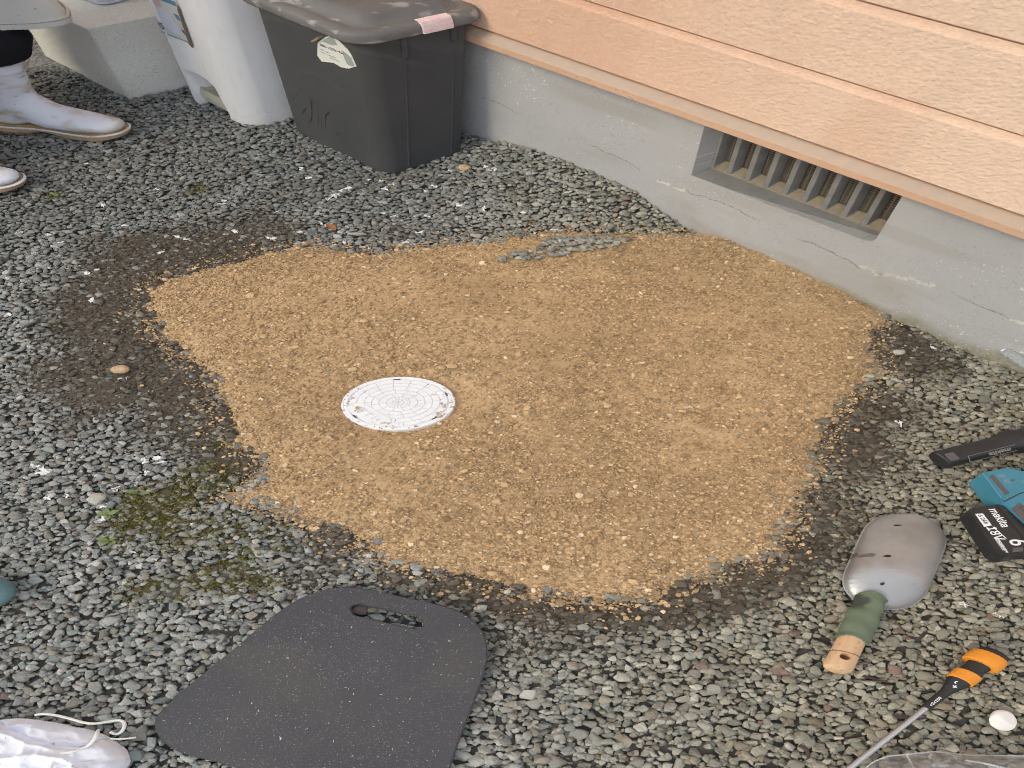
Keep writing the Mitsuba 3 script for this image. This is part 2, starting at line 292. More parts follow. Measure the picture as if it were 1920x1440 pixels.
def lathe(prof, o, axis, n=40):
    """prof: (distance along axis, radius)"""
    axis = np.asarray(axis, float) / np.linalg.norm(axis); x = np.cross(axis, [0, 0, 1.0] if abs(axis[2]) < .9 else [1.0, 0, 0]); x /= np.linalg.norm(x); y = np.cross(axis, x); an = np.arange(n) * 2 * np.pi / n
    return loft([np.asarray(o) + t * axis + r * (np.cos(an)[:, None] * x + np.sin(an)[:, None] * y) for t, r in prof])
SPH = trimesh.creation.icosphere(subdivisions=3).vertices
def chain(nodes, cell=.012, rounds=12, links=None):
    """one smooth body from ellipsoids (centre, radii) joined in a row (or by links)"""
    E = [SPH * np.asarray(r) + np.asarray(c) for c, r in nodes]
    out = manifold3d.Manifold()
    for i, j in links or [(k, k + 1) for k in range(len(E) - 1)]:
        out = out + manifold(trimesh.convex.convex_hull(np.vstack([E[i], E[j]])))
    V, F = VF(out.refine_to_length(cell)); m = trimesh.Trimesh(V, F)
    return VF(trimesh.smoothing.filter_taubin(m, iterations=rounds))
def W(u, z, d=0.0): return (u + .869) * UD + (d - .8676) * NO + np.array([0, 0, z])
def on_wall(m): return frame(m, W(0, 0), UD, (0, 0, 1), NO)            # mesh in (u, z, d)
def moved(m, d): V, F = VF(m); return V + np.asarray(d), F

# ---------------------------------------------------------------- the lie of the ground
SOIL = [(-.473, .371), (-.476, .439), (-.457, .485), (-.405, .521), (-.352, .557), (-.299, .6), (-.242, .625), (-.193, .638), (-.163, .633), (-.121, .612), (-.081, .607), (-.022, .62), (.048, .638), (.117, .658), (.198, .682), (.31, .69), (.391, .685), (.463, .693), (.525, .7), (.577, .711), (.65, .66), (.70, .60), (.76, .52), (.82, .44), (.86, .35), (.805, .284), (.792, .222), (.793, .172), (.764, .105), (.717, .031), (.684, -.014), (.657, -.057), (.657, -.107), (.637, -.156), (.612, -.219), (.588, -.279), (.574, -.322), (.559, -.378), (.532, -.418), (.507, -.445), (.469, -.464), (.432, -.483), (.401, -.508), (.378, -.533), (.329, -.545), (.288, -.545), (.261, -.533), (.234, -.521), (.213, -.527), (.178, -.514), (.15, -.496), (.115, -.483), (.093, -.477), (.065, -.47), (.036, -.458), (.006, -.438), (-.017, -.418), (-.056, -.378), (-.088, -.357), (-.119, -.336), (-.153, -.308), (-.192, -.293), (-.224, -.279), (-.206, -.241), (-.188, -.203), (-.202, -.156), (-.246, -.124), (-.257, -.074), (-.278, -.014), (-.302, .058), (-.322, .105), (-.357, .162), (-.39, .202), (-.415, .243), (-.444, .306)]
DARK = [(-.507, .393, .113, .203, 1), (-.429, .607, .149, .101, 1), (-.31, .685, .081, .092, .7), (-.378, .738, .072, .054, .45), (-.472, .124, .113, .134, .9), (-.355, .049, .059, .128, 1), (-.278, -.074, .041, .084, .9), (-.231, -.172, .039, .047, .9), (-.554, .263, .054, .125, .5), (.839, .222, .054, .102, 1), (.879, .162, .053, .049, .8), (.744, -.005, .067, .071, .8), (.69, -.124, .064, .098, .85), (.626, -.322, .037, .086, .7), (.584, -.405, .044, .054, .9), (.516, -.483, .063, .038, 1), (.434, -.533, .062, .037, 1), (.328, -.569, .095, .03, .9), (.205, -.557, .068, .03, .9), (.122, -.508, .056, .037, .95), (.051, -.483, .042, .032, .8), (-.055, -.391, .051, .041, .8), (-.078, -.458, .043, .039, .4), (.205, -.627, .067, .034, .4), (-.12, .595, .05, .038, .6), (-.461, .937, .043, .045, .3), (-.255, .937, .065, .06, .25), (-.106, .967, .065, .061, .3), (-.006, .711, .092, .04, .35)]
MOSS = [(-.323, -.279, .053, .037, 1), (-.338, -.322, .045, .043, 1), (-.264, -.219, .047, .031, .8), (-.246, -.124, .024, .02, .6), (-.286, -.364, .088, .041, .6), (-.347, -.391, .036, .027, .6), (-.269, -.508, .049, .027, 1), (-.202, -.483, .042, .032, .9), (-.166, -.496, .035, .025, .6), (-.19, -.418, .036, .02, .4), (-.276, -.241, .046, .023, .8), (-.081, 1.092, .028, .019, .4), (-.45, .937, .027, .03, .4), (-.745, .902, .016, .018, .5)]
def n2(x, y, f, o=3, seed=0): return meshkit.fbm(np.stack([x * f, y * f, np.full_like(x, .37 + seed)], -1), o, seed)
def blobs(L, x, y, ragged=.5):
    w = 1 + ragged * (n2(x, y, 22, 3, 5) - .5) * 2
    out = np.zeros_like(x)
    for a, b, r, s, k in L:
        q = np.sqrt(((x - a) / r) ** 2 + ((y - b) / s) ** 2) * w
        out = np.maximum(out, k * np.clip(1.7 - q, 0, 1))
    return out
def wall_n(x, y): return x * NO[0] + y * NO[1] + .8676             # distance from the foundation
def wall_u(x, y): return x * UD[0] + y * UD[1] - .869
def ss(a, b, x): t = np.clip((x - a) / (b - a), 0, 1); return t * t * (3 - 2 * t)
def lie(x, y):
    u, d = wall_u(x, y), wall_n(x, y)
    heap = .075 * ss(-1.85, -1.5, u) * (1 - ss(-1.30, -1.08, u)) * np.exp(-np.maximum(d, 0) / .13)
    low = -.022 * ss(-.95, -.6, u) * np.exp(-np.maximum(d, 0) / .18)
    return heap + low + .008 * (n2(x, y, 4, 2, 3) - .5)
_e = np.array(SOIL + SOIL[:1]); _b = np.vstack([np.linspace(a, b, 24, endpoint=False) for a, b in zip(_e[:-1], _e[1:])])
SOIL_TREE, SOIL_POLY = cKDTree(_b), Polygon(SOIL).buffer(0)
def soil_in(x, y):
    """signed distance into the soil patch, ragged"""
    d = SOIL_TREE.query(np.stack([x, y], -1))[0]
    ins = shapely.contains_xy(SOIL_POLY, x, y)
    return np.where(ins, d, -d) + .016 * (n2(x, y, 45, 3, 11) - .5) * 2
def soil_z(x, y, s):
    z = lie(x, y) - .013 + .023 * ss(0, .06, s) + .016 * (n2(x, y, 5, 3, 21) - .5) * ss(0, .1, s) + .006 * (n2(x, y, 26, 3, 22) - .5)
    z = z + .0050 * np.sin(np.hypot(x - .30, y + .62) / .0150 + 3 * n2(x, y, 3, 2, 81)) * ss(.04, .2, s) * ss(.38, .62, n2(x, y, 3.2, 2, 82)) + .020 * ss(.0, .22, s) * (n2(x, y, 2.2, 2, 83) - .45)
    ridge = .008 * np.exp(-((y - .30 - .1 * x) / .05) ** 2) * ss(.05, .3, s)
    z = z + ridge
    r = np.hypot(x, y - .005)
    bed = -.006 - .004 * ss(-.06, .08, x - y * .4)                    # trodden down round the cover
    return z + (bed - z) * (1 - ss(.085, .15, r))
def in_view(x, y, m=.16):
    return (x > -.40 - .2565 * (y + .872) - m) & (x < .755 + .2565 * (y + .872) + m) & (y > -.99) & (y < 1.46 + .3) & (wall_n(x, y) > .004)

# ---------------------------------------------------------------- ground sheets
X0, X1, Y0, Y1, C = -1.35, 1.42, -1.15, 1.85, .012
gx, gy = np.meshgrid(np.arange(X0, X1, C), np.arange(Y0, Y1, C))
gD = blobs(DARK, gx, gy); gM = blobs(MOSS, gx, gy)
gS = soil_in(gx.ravel(), gy.ravel()).reshape(gx.shape)
ring = np.clip(1 - np.abs(gS + .02) / .06, 0, 1) * .55 * n2(gx, gy, 9, 2, 8)
gD = np.maximum(gD, ring)
gz = lie(gx, gy) - .024 + .0150 * np.clip(np.maximum(gD, gM * .65), 0, 1) + .006 * (n2(gx, gy, 60, 2, 2) - .5)
def grid_faces(ny, nx):
    i = np.arange(ny * nx).reshape(ny, nx)
    a, b, c, d = i[:-1, :-1].ravel(), i[:-1, 1:].ravel(), i[1:, 1:].ravel(), i[1:, :-1].ravel()
    return np.vstack([np.stack([a, b, c], 1), np.stack([a, c, d], 1)])
mixc = lambda a, b, t: np.asarray(a) * (1 - t[..., None]) + np.asarray(b) * t[..., None]
gc = mixc((.100, .094, .080), (.085, .066, .045), np.clip(gD, 0, 1) * (.5 + .5 * n2(gx, gy, 50, 2, 9)))
gc = mixc(gc, (.085, .080, .025), np.clip(gM, 0, 1) * ss(.35, .6, n2(gx, gy, 40, 3, 4)))
gF = grid_faces(*gx.shape); gF = gF[in_view(gx, gy, .17).ravel()[gF].all(1) | (np.abs(wall_n(gx, gy)) < .03).ravel()[gF].all(1) & (gx > -.9).ravel()[gF].all(1)]
tag(add('ground', (np.stack([gx, gy, gz], -1).reshape(-1, 3), gF), 'soil', smooth=True, color=gc.reshape(-1, 3)), 'dark earth under the gravel of the yard', kind='structure')
q, m0 = 30.0, .13
edge_l, edge_r = lambda y: -.40 - .2565 * (y + .872) - m0, lambda y: .755 + .2565 * (y + .872) + m0
bed = Polygon([(edge_l(-.97), -.97), (edge_r(-.97), -.97), (edge_r(.2), .2), (edge_r(.9), .9), (edge_r(1.73), 1.73), (edge_l(1.73), 1.73)])
YV, YF = VF(ext(sbox(-q, -q, q, q).difference(bed), .05))
tag(add('yard', (YV + [0, 0, -.060], YF), 'far_gravel', smooth=False), 'grey gravel yard reaching away on all sides', kind='structure')

# ---------------------------------------------------------------- gravel: stones dropped one by one into the lowest hollows
ICO1, ICO0 = trimesh.creation.icosphere(subdivisions=1), trimesh.creation.icosphere(subdivisions=0)
def pebble_shapes(base, n, cuts, r):
    out = []
    for _ in range(n):
        v = np.array(base.vertices); v = v * (1 + .10 * r.normal(size=(len(v), 1)))
        for _ in range(cuts):
            k = r.normal(size=3); k /= np.linalg.norm(k); h = r.uniform(.55, .85); e = v @ k - h
            v = v - np.where(e > 0, e, 0)[:, None] * k
        out.append(v / np.abs(v).max(0))
    return out
def scatter(shapes, F, pos, scl, rz, tx, ty, col, jit, r):
    vs, fs, cs, k = [], [], [], 0
    which = r.integers(0, len(shapes), len(pos))
    for s, v in enumerate(shapes):
        q = np.nonzero(which == s)[0]
        if not len(q): continue
        P = v[None] * scl[q][:, None]
        for ang, (i, j) in ((tx[q], (1, 2)), (ty[q], (2, 0)), (rz[q], (0, 1))):
            c, d = np.cos(ang)[:, None], np.sin(ang)[:, None]
            a, b = P[..., i] * c - P[..., j] * d, P[..., i] * d + P[..., j] * c
            P[..., i], P[..., j] = a, b
        P += pos[q][:, None]
        n, m = P.shape[:2]
        vs.append(P.reshape(-1, 3)); fs.append((F[None] + (np.arange(n) * m)[:, None, None] + k).reshape(-1, 3)); k += n * m
        cs.append(np.clip(col[q][:, None] * (1 + jit * r.normal(size=(n, m, 1))), .006, .9).reshape(-1, 3))
    return np.vstack(vs), np.vstack(fs), np.vstack(cs)
HC = .004
hx, hy = np.meshgrid(np.arange(X0, X1, HC), np.arange(Y0, Y1, HC))
H = lie(hx, hy) - .024
LIE0 = H.copy()
CELLS = np.nonzero((in_view(hx, hy) & (soil_in(hx.ravel(), hy.ravel()).reshape(hx.shape) < .035)).ravel())[0]
RIGHT_BOUNCE = lambda x: ss(-.1, .6, x)  # warm bounced light tinted into the stones on the right
def stone_colors(x, y, r):
    n = len(x); t = r.random(n)[:, None]; k = r.random(n); g = r.random((n, 1))
    c = np.array([.205, .210, .193]) * (1 - t) + np.array([.375, .380, .350]) * t
    c = np.where(k[:, None] < .24, np.array([.25, .235, .195]) * (.75 + .5 * g), c)
    c = np.where(k[:, None] < .09, np.array([.20, .225, .21]) * (.8 + .5 * g), c)
    c = np.where(k[:, None] > .95, np.array([.42, .42, .39]) * (.85 + .3 * g), c)
    c = np.where((k[:, None] > .938) & (k[:, None] < .95), np.array([.19, .14, .13]) * (.8 + .4 * g), c)
    far_left_shade = ss(.55, 1.05, y - .25 * x) * (1 - ss(-.1, .35, x)) * (.75 + .5 * n2(x, y, 5, 2, 77))  # shade round the boots and bins, painted into the stone colour
    c = c * (1 - .30 * np.clip(far_left_shade, 0, 1))[:, None]
    w = RIGHT_BOUNCE(x)[:, None]
    return c * (1 - w) + c * np.array([1.06, .98, .84]) * w
def hulls(n, m, r):
    out = []
    while len(out) < n:
        v = r.normal(size=(m, 3)); v /= np.linalg.norm(v, axis=1, keepdims=True); v *= r.uniform(.78, 1.1, (m, 1))
        h = trimesh.convex.convex_hull(v)
        if len(h.vertices) == m: v = np.array(h.vertices); out.append((v / np.abs(v).max(0), np.array(h.faces)))
    return out
STONE = dict(pos=[], scl=[], rz=[], tx=[], ty=[])
def drop(n, smin, smax, tries=7):
    r = rng
    done = 0
    while done < n:
        pick_ = CELLS[r.integers(0, len(CELLS), (400, tries))]
        for cells in pick_:
            best = cells[np.argmin(H.flat[cells] - LIE0.flat[cells])]; i, j = divmod(int(best), H.shape[1]); x, y = X0 + j * HC, Y0 + i * HC
            x, y = x + HC * (r.random() - .5), y + HC * (r.random() - .5)
            L = np.exp(r.normal(np.log((smin + smax) / 2), .24)); L = float(np.clip(L, smin * .65, smax * 1.45)) / 2
            l, w, h = L, L * r.uniform(.64, .95), L * r.uniform(.42, .70); ph = r.uniform(0, np.pi)
            R = int(L / HC) + 1
            if i - R < 0 or j - R < 0 or i + R + 1 > H.shape[0] or j + R + 1 > H.shape[1]: continue
            yy, xx = np.mgrid[-R:R + 1, -R:R + 1] * HC
            p, q_ = (xx * np.cos(ph) + yy * np.sin(ph)) / l, (-xx * np.sin(ph) + yy * np.cos(ph)) / w
            e = 1 - p * p - q_ * q_; msk = e > 0
            win = H[i - R:i + R + 1, j - R:j + R + 1]; hv = win[msk]
            zc = .55 * hv.mean() + .45 * hv.max() + h * .62
            win[msk] = np.maximum(hv, zc + h * np.sqrt(e[msk]) * .9)
            gxs, gys = (win[R, -1] - win[R, 0]) / (2 * R * HC), (win[-1, R] - win[0, R]) / (2 * R * HC)
            STONE['pos'].append((x, y, zc)); STONE['scl'].append((l * 1.10, w * 1.10, h * 1.06)); STONE['rz'].append(ph)
            STONE['tx'].append(np.clip(gys, -.3, .3) + r.normal(0, .16)); STONE['ty'].append(np.clip(-gxs, -.3, .3) + r.normal(0, .16))
            done += 1
            if done >= n: break
drop(8000, .013, .019)
lower = len(STONE['pos'])
drop(26000, .0105, .0165)
drop(10000, .0065, .0100)
heap_poly = Polygon([(.150, .540), (.175, .578), (.225, .600), (.245, .655), (.30, .665), (.36, .665), (.40, .650), (.37, .615), (.33, .600), (.28, .575), (.22, .555)])
# gravel spilt onto the soil near the wall
sp = []
while len(sp) < 150:
    x, y = rng.uniform(.13, .42), rng.uniform(.53, .69)
    if heap_poly.contains(Point(x, y)): sp.append((x, y))
sp = np.array(sp); s = soil_in(sp[:, 0], sp[:, 1])
for (x, y), z in zip(sp, soil_z(sp[:, 0], sp[:, 1], s)):
    L = rng.uniform(.007, .011)
    STONE['pos'].append((x, y, z + .004 + rng.uniform(0, .005))); STONE['scl'].append((L, L * .75, L * .5)); STONE['rz'].append(rng.uniform(0, 3.1)); STONE['tx'].append(rng.normal(0, .25)); STONE['ty'].append(rng.normal(0, .25))
# stones half sunk in the dark earth
ex_, ey_2 = rng.uniform(-.75, 1.0, 26000), rng.uniform(-.68, .85, 26000)
ok_ = (rng.random(26000) < np.clip(blobs(DARK, ex_, ey_2), 0, 1) * .8) & (soil_in(ex_, ey_2) < .004) & (wall_n(ex_, ey_2) > .01)
for x, y in list(zip(ex_[ok_], ey_2[ok_]))[:3600]:
    L = float(np.clip(np.exp(rng.normal(np.log(.0052), .35)), .0028, .010)); z = gz[int(round((y - Y0) / C)), int(round((x - X0) / C))]
    STONE['pos'].append((x, y, z + L * .12)); STONE['scl'].append((L, L * .78, L * .55)); STONE['rz'].append(rng.uniform(0, 3.1)); STONE['tx'].append(rng.normal(0, .2)); STONE['ty'].append(rng.normal(0, .2))
A = {k: np.array(v) for k, v in STONE.items()}
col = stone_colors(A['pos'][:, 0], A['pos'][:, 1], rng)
dk = np.clip(blobs(DARK, A['pos'][:, 0], A['pos'][:, 1]), 0, 1); mo = np.clip(blobs(MOSS, A['pos'][:, 0], A['pos'][:, 1]), 0, 1)
clean = rng.random(len(dk)) < .14
dirty = np.where(clean, .15, 1.0) * np.clip(dk * 1.15 - .1, 0, .86)
col = col * (1 - dirty[:, None]) + np.array([.082, .066, .047]) * (.8 + .5 * rng.random((len(dk), 1))) * dirty[:, None]
col = col * (1 - .35 * mo[:, None]) + np.array([.15, .14, .075]) * .35 * mo[:, None]
near = np.arange(len(dk)) >= lower
sel = lambda m: [A[k][m] for k in ('pos', 'scl', 'rz', 'tx', 'ty')]
lots = []
kinds = hulls(14, 13, rng) + hulls(16, 20, rng); pick = rng.integers(0, 30, len(dk)); few = hulls(1, 9, rng)
for k, (hv_, hf_) in enumerate(kinds):
    m_ = near & (pick == k); lots.append(scatter([hv_], hf_, *sel(m_), col[m_], .10, rng))
lots.append(scatter([few[0][0]], few[0][1], *sel(~near), col[~near] * .9, .08, rng))
gv, gf = cat(*[l[:2] for l in lots])
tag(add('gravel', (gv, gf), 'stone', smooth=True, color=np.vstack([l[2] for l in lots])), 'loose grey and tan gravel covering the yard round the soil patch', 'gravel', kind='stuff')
_i, _j = np.clip(((hy - Y0) / C).round().astype(int), 0, gz.shape[0] - 1), np.clip(((hx - X0) / C).round().astype(int), 0, gz.shape[1] - 1)
SHEET = gz[_i, _j]; H2 = np.maximum(H, SHEET)
def top(x, y): return float(H2[int((y - Y0) / HC), int((x - X0) / HC)])

# ---------------------------------------------------------------- soil patch: a sheet with crumbs on it
SC = .0035
sx, sy = np.meshgrid(np.arange(-.53, .90, SC), np.arange(-.60, .77, SC))
s_ = soil_in(sx.ravel(), sy.ravel()).reshape(sx.shape)
sz = soil_z(sx, sy, s_)
sz = sz - .001 + .0035 * (meshkit.noise(np.stack([sx * 210, sy * 210, sx * 0], -1), 3) - .5) + .003 * (meshkit.noise(np.stack([sx * 110, sy * 110, sx * 0], -1), 4) - .5)
keep = (s_ > -.012) & (wall_n(sx, sy) > -.01) & (np.hypot(sx, sy - .005) > .080)
sF = grid_faces(*sx.shape); sF = sF[keep.ravel()[sF].all(1)]
tone = n2(sx, sy, 7, 4, 31); fine_t = rng.random(sx.shape)
def soil_color(t, f): return mixc((.37, .243, .127), (.57, .40, .225), np.clip(.38 * t + .62 * f, 0, 1))
sc = soil_color(tone, fine_t); sc = sc * (.88 + .14 * ss(.38, .6, tone))[..., None]
tag(add('soil', (np.stack([sx, sy, sz], -1).reshape(-1, 3), sF), 'soil', smooth=True, color=sc.reshape(-1, 3)), 'patch of freshly spread light brown soil round the white cover', kind='structure')
def crumbs(n, lo, hi, r, spill=.012, shapes=8, sub=0):
    x, y = r.uniform(-.56, .90, n), r.uniform(-.64, .77, n)
    s = soil_in(x, y)
    ok = ((s > 0) | (r.random(n) < np.exp(s / spill) * .8)) & (wall_n(x, y) > .004) & (np.hypot(x, y - .005) > .091)
    rough = np.clip(.10 + 1.5 * (n2(x, y, 8, 3, 41) - .33) + .5 * np.exp(-np.maximum(s, 0) / .05) + .25 * ss(.1, -.4, y), .24, 1)
    ok &= r.random(n) < rough
    x, y, s = x[ok], y[ok], s[ok]; n = len(x)
    d = lo + (hi - lo) * r.random(n) ** 2.2
    z = np.where(s > -.004, soil_z(x, y, s), np.maximum(H2[((y - Y0) / HC).astype(int), ((x - X0) / HC).astype(int)], lie(x, y) - .008))
    scl = np.stack([d, d * r.uniform(.6, .95, n), d * r.uniform(.45, .8, n)], 1) / 2
    base = trimesh.creation.icosahedron() if sub else trimesh.Trimesh(*VF(trimesh.convex.convex_hull(np.vstack([np.eye(3), -np.eye(3)]))))
    sh = []
    for _ in range(shapes):
        v = np.array(base.vertices) / np.linalg.norm(base.vertices, axis=1, keepdims=True); sh.append(v * r.uniform(.65, 1.25, (len(v), 1)))
    t, f = n2(x, y, 7, 4, 31), r.random(n)
    c = soil_color(np.clip(t + .15, 0, 1), f) * r.uniform(.56, 1.26, (n, 1)); pale = r.random(n) < .08
    c = np.where(pale[:, None], np.array([.68, .53, .34]) * r.uniform(.8, 1.15, (n, 1)), c)
    c = np.where((r.random(n) < .006)[:, None], np.array([.30, .26, .20]), c)
    return scatter(sh, np.array(base.faces), np.stack([x, y, z + scl[:, 2] * .35], 1), scl, r.uniform(0, 6.28, n), r.normal(0, .5, n), r.normal(0, .5, n), c, .04, r)
c1 = crumbs(190000, .0040, .0078, rng); c2 = crumbs(22000, .0065, .0120, rng, spill=.02, sub=1); c3 = crumbs(900, .012, .022, rng, spill=.008, sub=1)
cv, cf = cat(c1[:2], c2[:2], c3[:2])
tag(add('crumbs', (cv, cf), 'soil', parent='soil', smooth=False, color=np.vstack([c1[2], c2[2], c3[2]])), 'crumbs and clods of light brown soil', kind='stuff')
# dark wet crumbs where old earth was thrown on the gravel
def dark_crumbs(n, r):
    x, y = r.uniform(-.72, 1.0, n), r.uniform(-.7, .9, n)
    D = blobs(DARK, x, y); s = soil_in(x, y)
    ok = (r.random(n) < D * .9) & (s < .012) & (wall_n(x, y) > .004); x, y = x[ok], y[ok]; n = len(x)
    z = np.minimum(H2[((y - Y0) / HC).astype(int), ((x - X0) / HC).astype(int)], lie(x, y) + .002) - .0005
    d = .003 + .008 * r.random(n) ** 2.5; scl = np.stack([d, d * .8, d * .65], 1) / 2
    base = trimesh.Trimesh(*VF(trimesh.convex.convex_hull(np.vstack([np.eye(3), -np.eye(3)])))); sh = [np.array(base.vertices) * r.uniform(.65, 1.25, (6, 1)) for _ in range(8)]
    c = mixc((.042, .033, .024), (.12, .094, .064), r.random(n) ** 1.5)
    return scatter(sh, np.array(base.faces), np.stack([x, y, z], 1), scl, r.uniform(0, 6.28, n), r.normal(0, .4, n), r.normal(0, .4, n), c, .06, r)
d1 = dark_crumbs(110000, rng)
tag(add('dark_earth', d1[:2], 'soil', smooth=False, color=d1[2]), 'dark brown moist earth scattered over the gravel round the soil patch', 'earth', kind='stuff')
# moss
def moss(n, r):
    x, y = r.uniform(-.80, -.05, n), r.uniform(-.60, 1.15, n)
    M = blobs(MOSS, x, y, .8) * ss(.36, .52, n2(x, y, 30, 3, 6)); s = soil_in(x, y)
    ok = (r.random(n) < M) & (s < -.01); x, y = x[ok], y[ok]; n = len(x)
    z = np.minimum(H2[((y - Y0) / HC).astype(int), ((x - X0) / HC).astype(int)], lie(x, y) + .0025) - .0005
    sh = []
    for _ in range(8):
        v = []
        for k in range(4):
            a = r.uniform(0, 6.28); w = a + 1.57; t = np.array([np.cos(a) * .8, np.sin(a) * .8, r.uniform(.5, 1.3)])
            v += [np.array([np.cos(w), np.sin(w), 0]) * .28, -np.array([np.cos(w), np.sin(w), 0]) * .28, t]
        sh.append(np.array(v))
    F = np.arange(12).reshape(4, 3); d = r.uniform(.0034, .0062, n)
    c = mixc((.085, .080, .018), (.20, .19, .045), r.random(n)); c = mixc(c, (.15, .105, .05), (r.random(n) < .4) * .8)
    return scatter(sh, F, np.stack([x, y, z], 1), np.stack([d, d, d], 1), r.uniform(0, 6.28, n), r.normal(0, .2, n), r.normal(0, .2, n), c, .15, r)
m1 = moss(110000, rng)
tag(add('moss', m1[:2], 'soil', smooth=False, color=m1[2]), 'olive green moss growing between the stones left of the soil patch', 'moss', kind='stuff')

# ---------------------------------------------------------------- the white inspection cover
CR, CY = .0894, .005
cov = thing('drain_cover', 'round white plastic drain cover with a ring brick pattern lying in the brown soil', 'drain cover')
def tilt(m):
    V, F = VF(m); a, b = math.radians(1.2), math.radians(.6)
    V = V.copy(); V[:, 2] += np.tan(a) * V[:, 0] - np.tan(b) * V[:, 1]
    return V + [0, CY, 0], F
an = np.arange(96) * 2 * np.pi / 96
rg = lambda r, z: np.stack([r * np.cos(an), r * np.sin(an), np.full(96, z)], -1)
add('plate', tilt(loft([rg(CR * .98, -.030), rg(CR, -.022), rg(CR, -.0022), rg(CR * .988, -.0004), rg(CR * .965, 0), rg(CR * .958, -.0013), rg(CR * .944, -.0013), rg(CR * .937, 0), rg(CR * .905, 0), rg(CR * .900, -.0022)], False, False)), 'cover_plastic', cov, smooth=25)
add('floor', tilt(loft([rg(CR * .902, -.0022), rg(CR * .02, -.0022)], False, True)), 'cover_groove', cov)
plate_a = math.radians(222)
pd = np.array([math.cos(plate_a), math.sin(plate_a)]); pp = np.array([-pd[1], pd[0]])
cut = LineString([pd * CR * .66 - pp * CR * .32, pd * CR * .66 + pp * CR * .32]).buffer(CR * .20)
def tile(r0, r1, a0, a1, g=.0009):
    pts = [(r * math.cos(a), r * math.sin(a)) for r, seq in ((r0 + g, np.linspace(a0 + g / r0, a1 - g / r0, 5)), (r1 - g, np.linspace(a1 - g / r1, a0 + g / r1, 5))) for a in seq]
    return Polygon(pts)
rings = [(.025, .10, 8, 0), (.10, .21, 16, 0), (.21, .34, 10, .1), (.34, .47, 12, .35), (.47, .60, 14, .0), (.60, .735, 15, .2), (.735, .87, 16, .42)]
for r0, r1, n, ph in rings:
    for k in range(n):
        pl = tile(r0 * CR, r1 * CR, (k + ph) * 2 * np.pi / n, (k + 1 + ph) * 2 * np.pi / n, .00075)
        if r1 > .4: pl = pl.difference(cut.buffer(.0012))
        if pl.area > 4e-6 and pl.geom_type == 'Polygon':
            add('tile', tilt(moved(ext(pl, .0022), (0, 0, -.0023))), 'cover_plastic', cov, smooth=False)
nm = add('name_plate', tilt(moved(ext(cut.buffer(-.0012), .0018), (0, 0, -.0023))), 'cover_plastic', cov, smooth=False)
def strokes(lines, w): return shapely.union_all([LineString(l).buffer(w) for l in lines])
kana = [[[(.1, .75), (.8, .75)], [(.4, 1), (.4, .1), (.15, .2), (.35, .45), (.75, .4), (.8, .1), (.6, 0)], [(.85, .95), (1, .8)]],
        [[(1.3, .75), (2.2, .75)], [(1.8, 1), (1.8, .5), (1.6, .35), (1.85, .3), (1.75, 0)]],
        [[(2.6, .85), (2.65, .25), (2.85, .05)], [(3.2, .8), (3.4, .35)]]]
word = shapely.union_all([strokes(k, .055) for k in kana])
from shapely import affinity
word = shapely.union_all([strokes(k, .055) for k in kana]); word = affinity.scale(affinity.translate(word, -1.75, -.5), CR * .17, CR * .19, origin=(0, 0))
V, F = VF(ext(word, .0012)); V = np.c_[V[:, :1] * pp[None, :] + V[:, 1:2] * (-pd)[None, :] + pd * CR * .66, V[:, 2] - .0006]
add('lettering', tilt((V, F)), 'cover_groove', cov, smooth=False)
for a in (95, 215, 318, 20):
    t = math.radians(a); pl = LineString([((CR * .885) * math.cos(t + e), (CR * .885) * math.sin(t + e)) for e in np.linspace(-.07, .07, 5)]).buffer(.0011, cap_style='flat')
    add('slot', tilt(moved(ext(pl, .0006), (0, 0, -.0003))), 'print_dark', cov, smooth=False)
cr = rng; n = 90
ta, tr = cr.choice([0.15, 2.9, 4.6], n) + cr.normal(0, .35, n), CR * np.clip(1 - np.abs(cr.normal(0, .14, n)), .5, .985)
d = cr.uniform(.0012, .0034, n); base = trimesh.creation.icosahedron()
k = scatter([np.array(base.vertices) * cr.uniform(.6, 1.2, (12, 1)) for _ in range(4)], np.array(base.faces), np.stack([tr * np.cos(ta), tr * np.sin(ta) + CY, .0004 + np.tan(.021) * tr * np.cos(ta) - .01 * tr * np.sin(ta)], 1), np.stack([d, d * .8, d * .5], 1) / 1.9, cr.uniform(0, 6, n), ta * 0, ta * 0, mixc((.20, .12, .06), (.40, .27, .14), cr.random(n)), .05, cr)
tag(add('soil_specks', k[:2], 'soil', smooth=False, color=k[2]), 'specks of brown soil lying on the rim of the white drain cover', 'soil', kind='stuff')

# ---------------------------------------------------------------- house wall
house = thing('house', 'house wall with peach lap siding over a grey painted concrete foundation', 'house')
fa = sbox(-4.2, -.35, 2.6, .418)
hole = sbox(-1.125, .191, -.709, .60).buffer(-.012).buffer(.012)
hole = Polygon([(-1.127, .187), (-.725, .194), (-.711, .200), (-.707, .215), (-.707, .430), (-1.127, .430)])
fp = fa.difference(hole)
add('foundation', on_wall(moved(ext(fp, .16), (0, 0, -.16))), 'foundation_paint', house, smooth=False)
labels[house + '__foundation'] = {'label': 'grey painted concrete foundation with hairline cracks and flaked spots'}
def run(prof, u0, u1):
    P = np.array(prof, float)
    r = [np.array([W(u, z, d) for d, z in P]) for u in (u0, u1)]
    return loft(r)
add('drip_edge', run([(.0, .392), (.033, .392), (.035, .394), (.035, .4125), (.033, .4155), (.016, .432), (.0, .436)], -4.2, 2.6), 'trim_paint', house, smooth=20)
labels[house + '__drip_edge'] = {'label': 'brown metal drip edge with a dusty sloping top, between siding and foundation'}
add('backing', run([(-.15, .40), (-.001, .40), (-.001, 2.57), (-.15, 2.57)], -4.2, 2.6), 'dark_void', house, smooth=False)
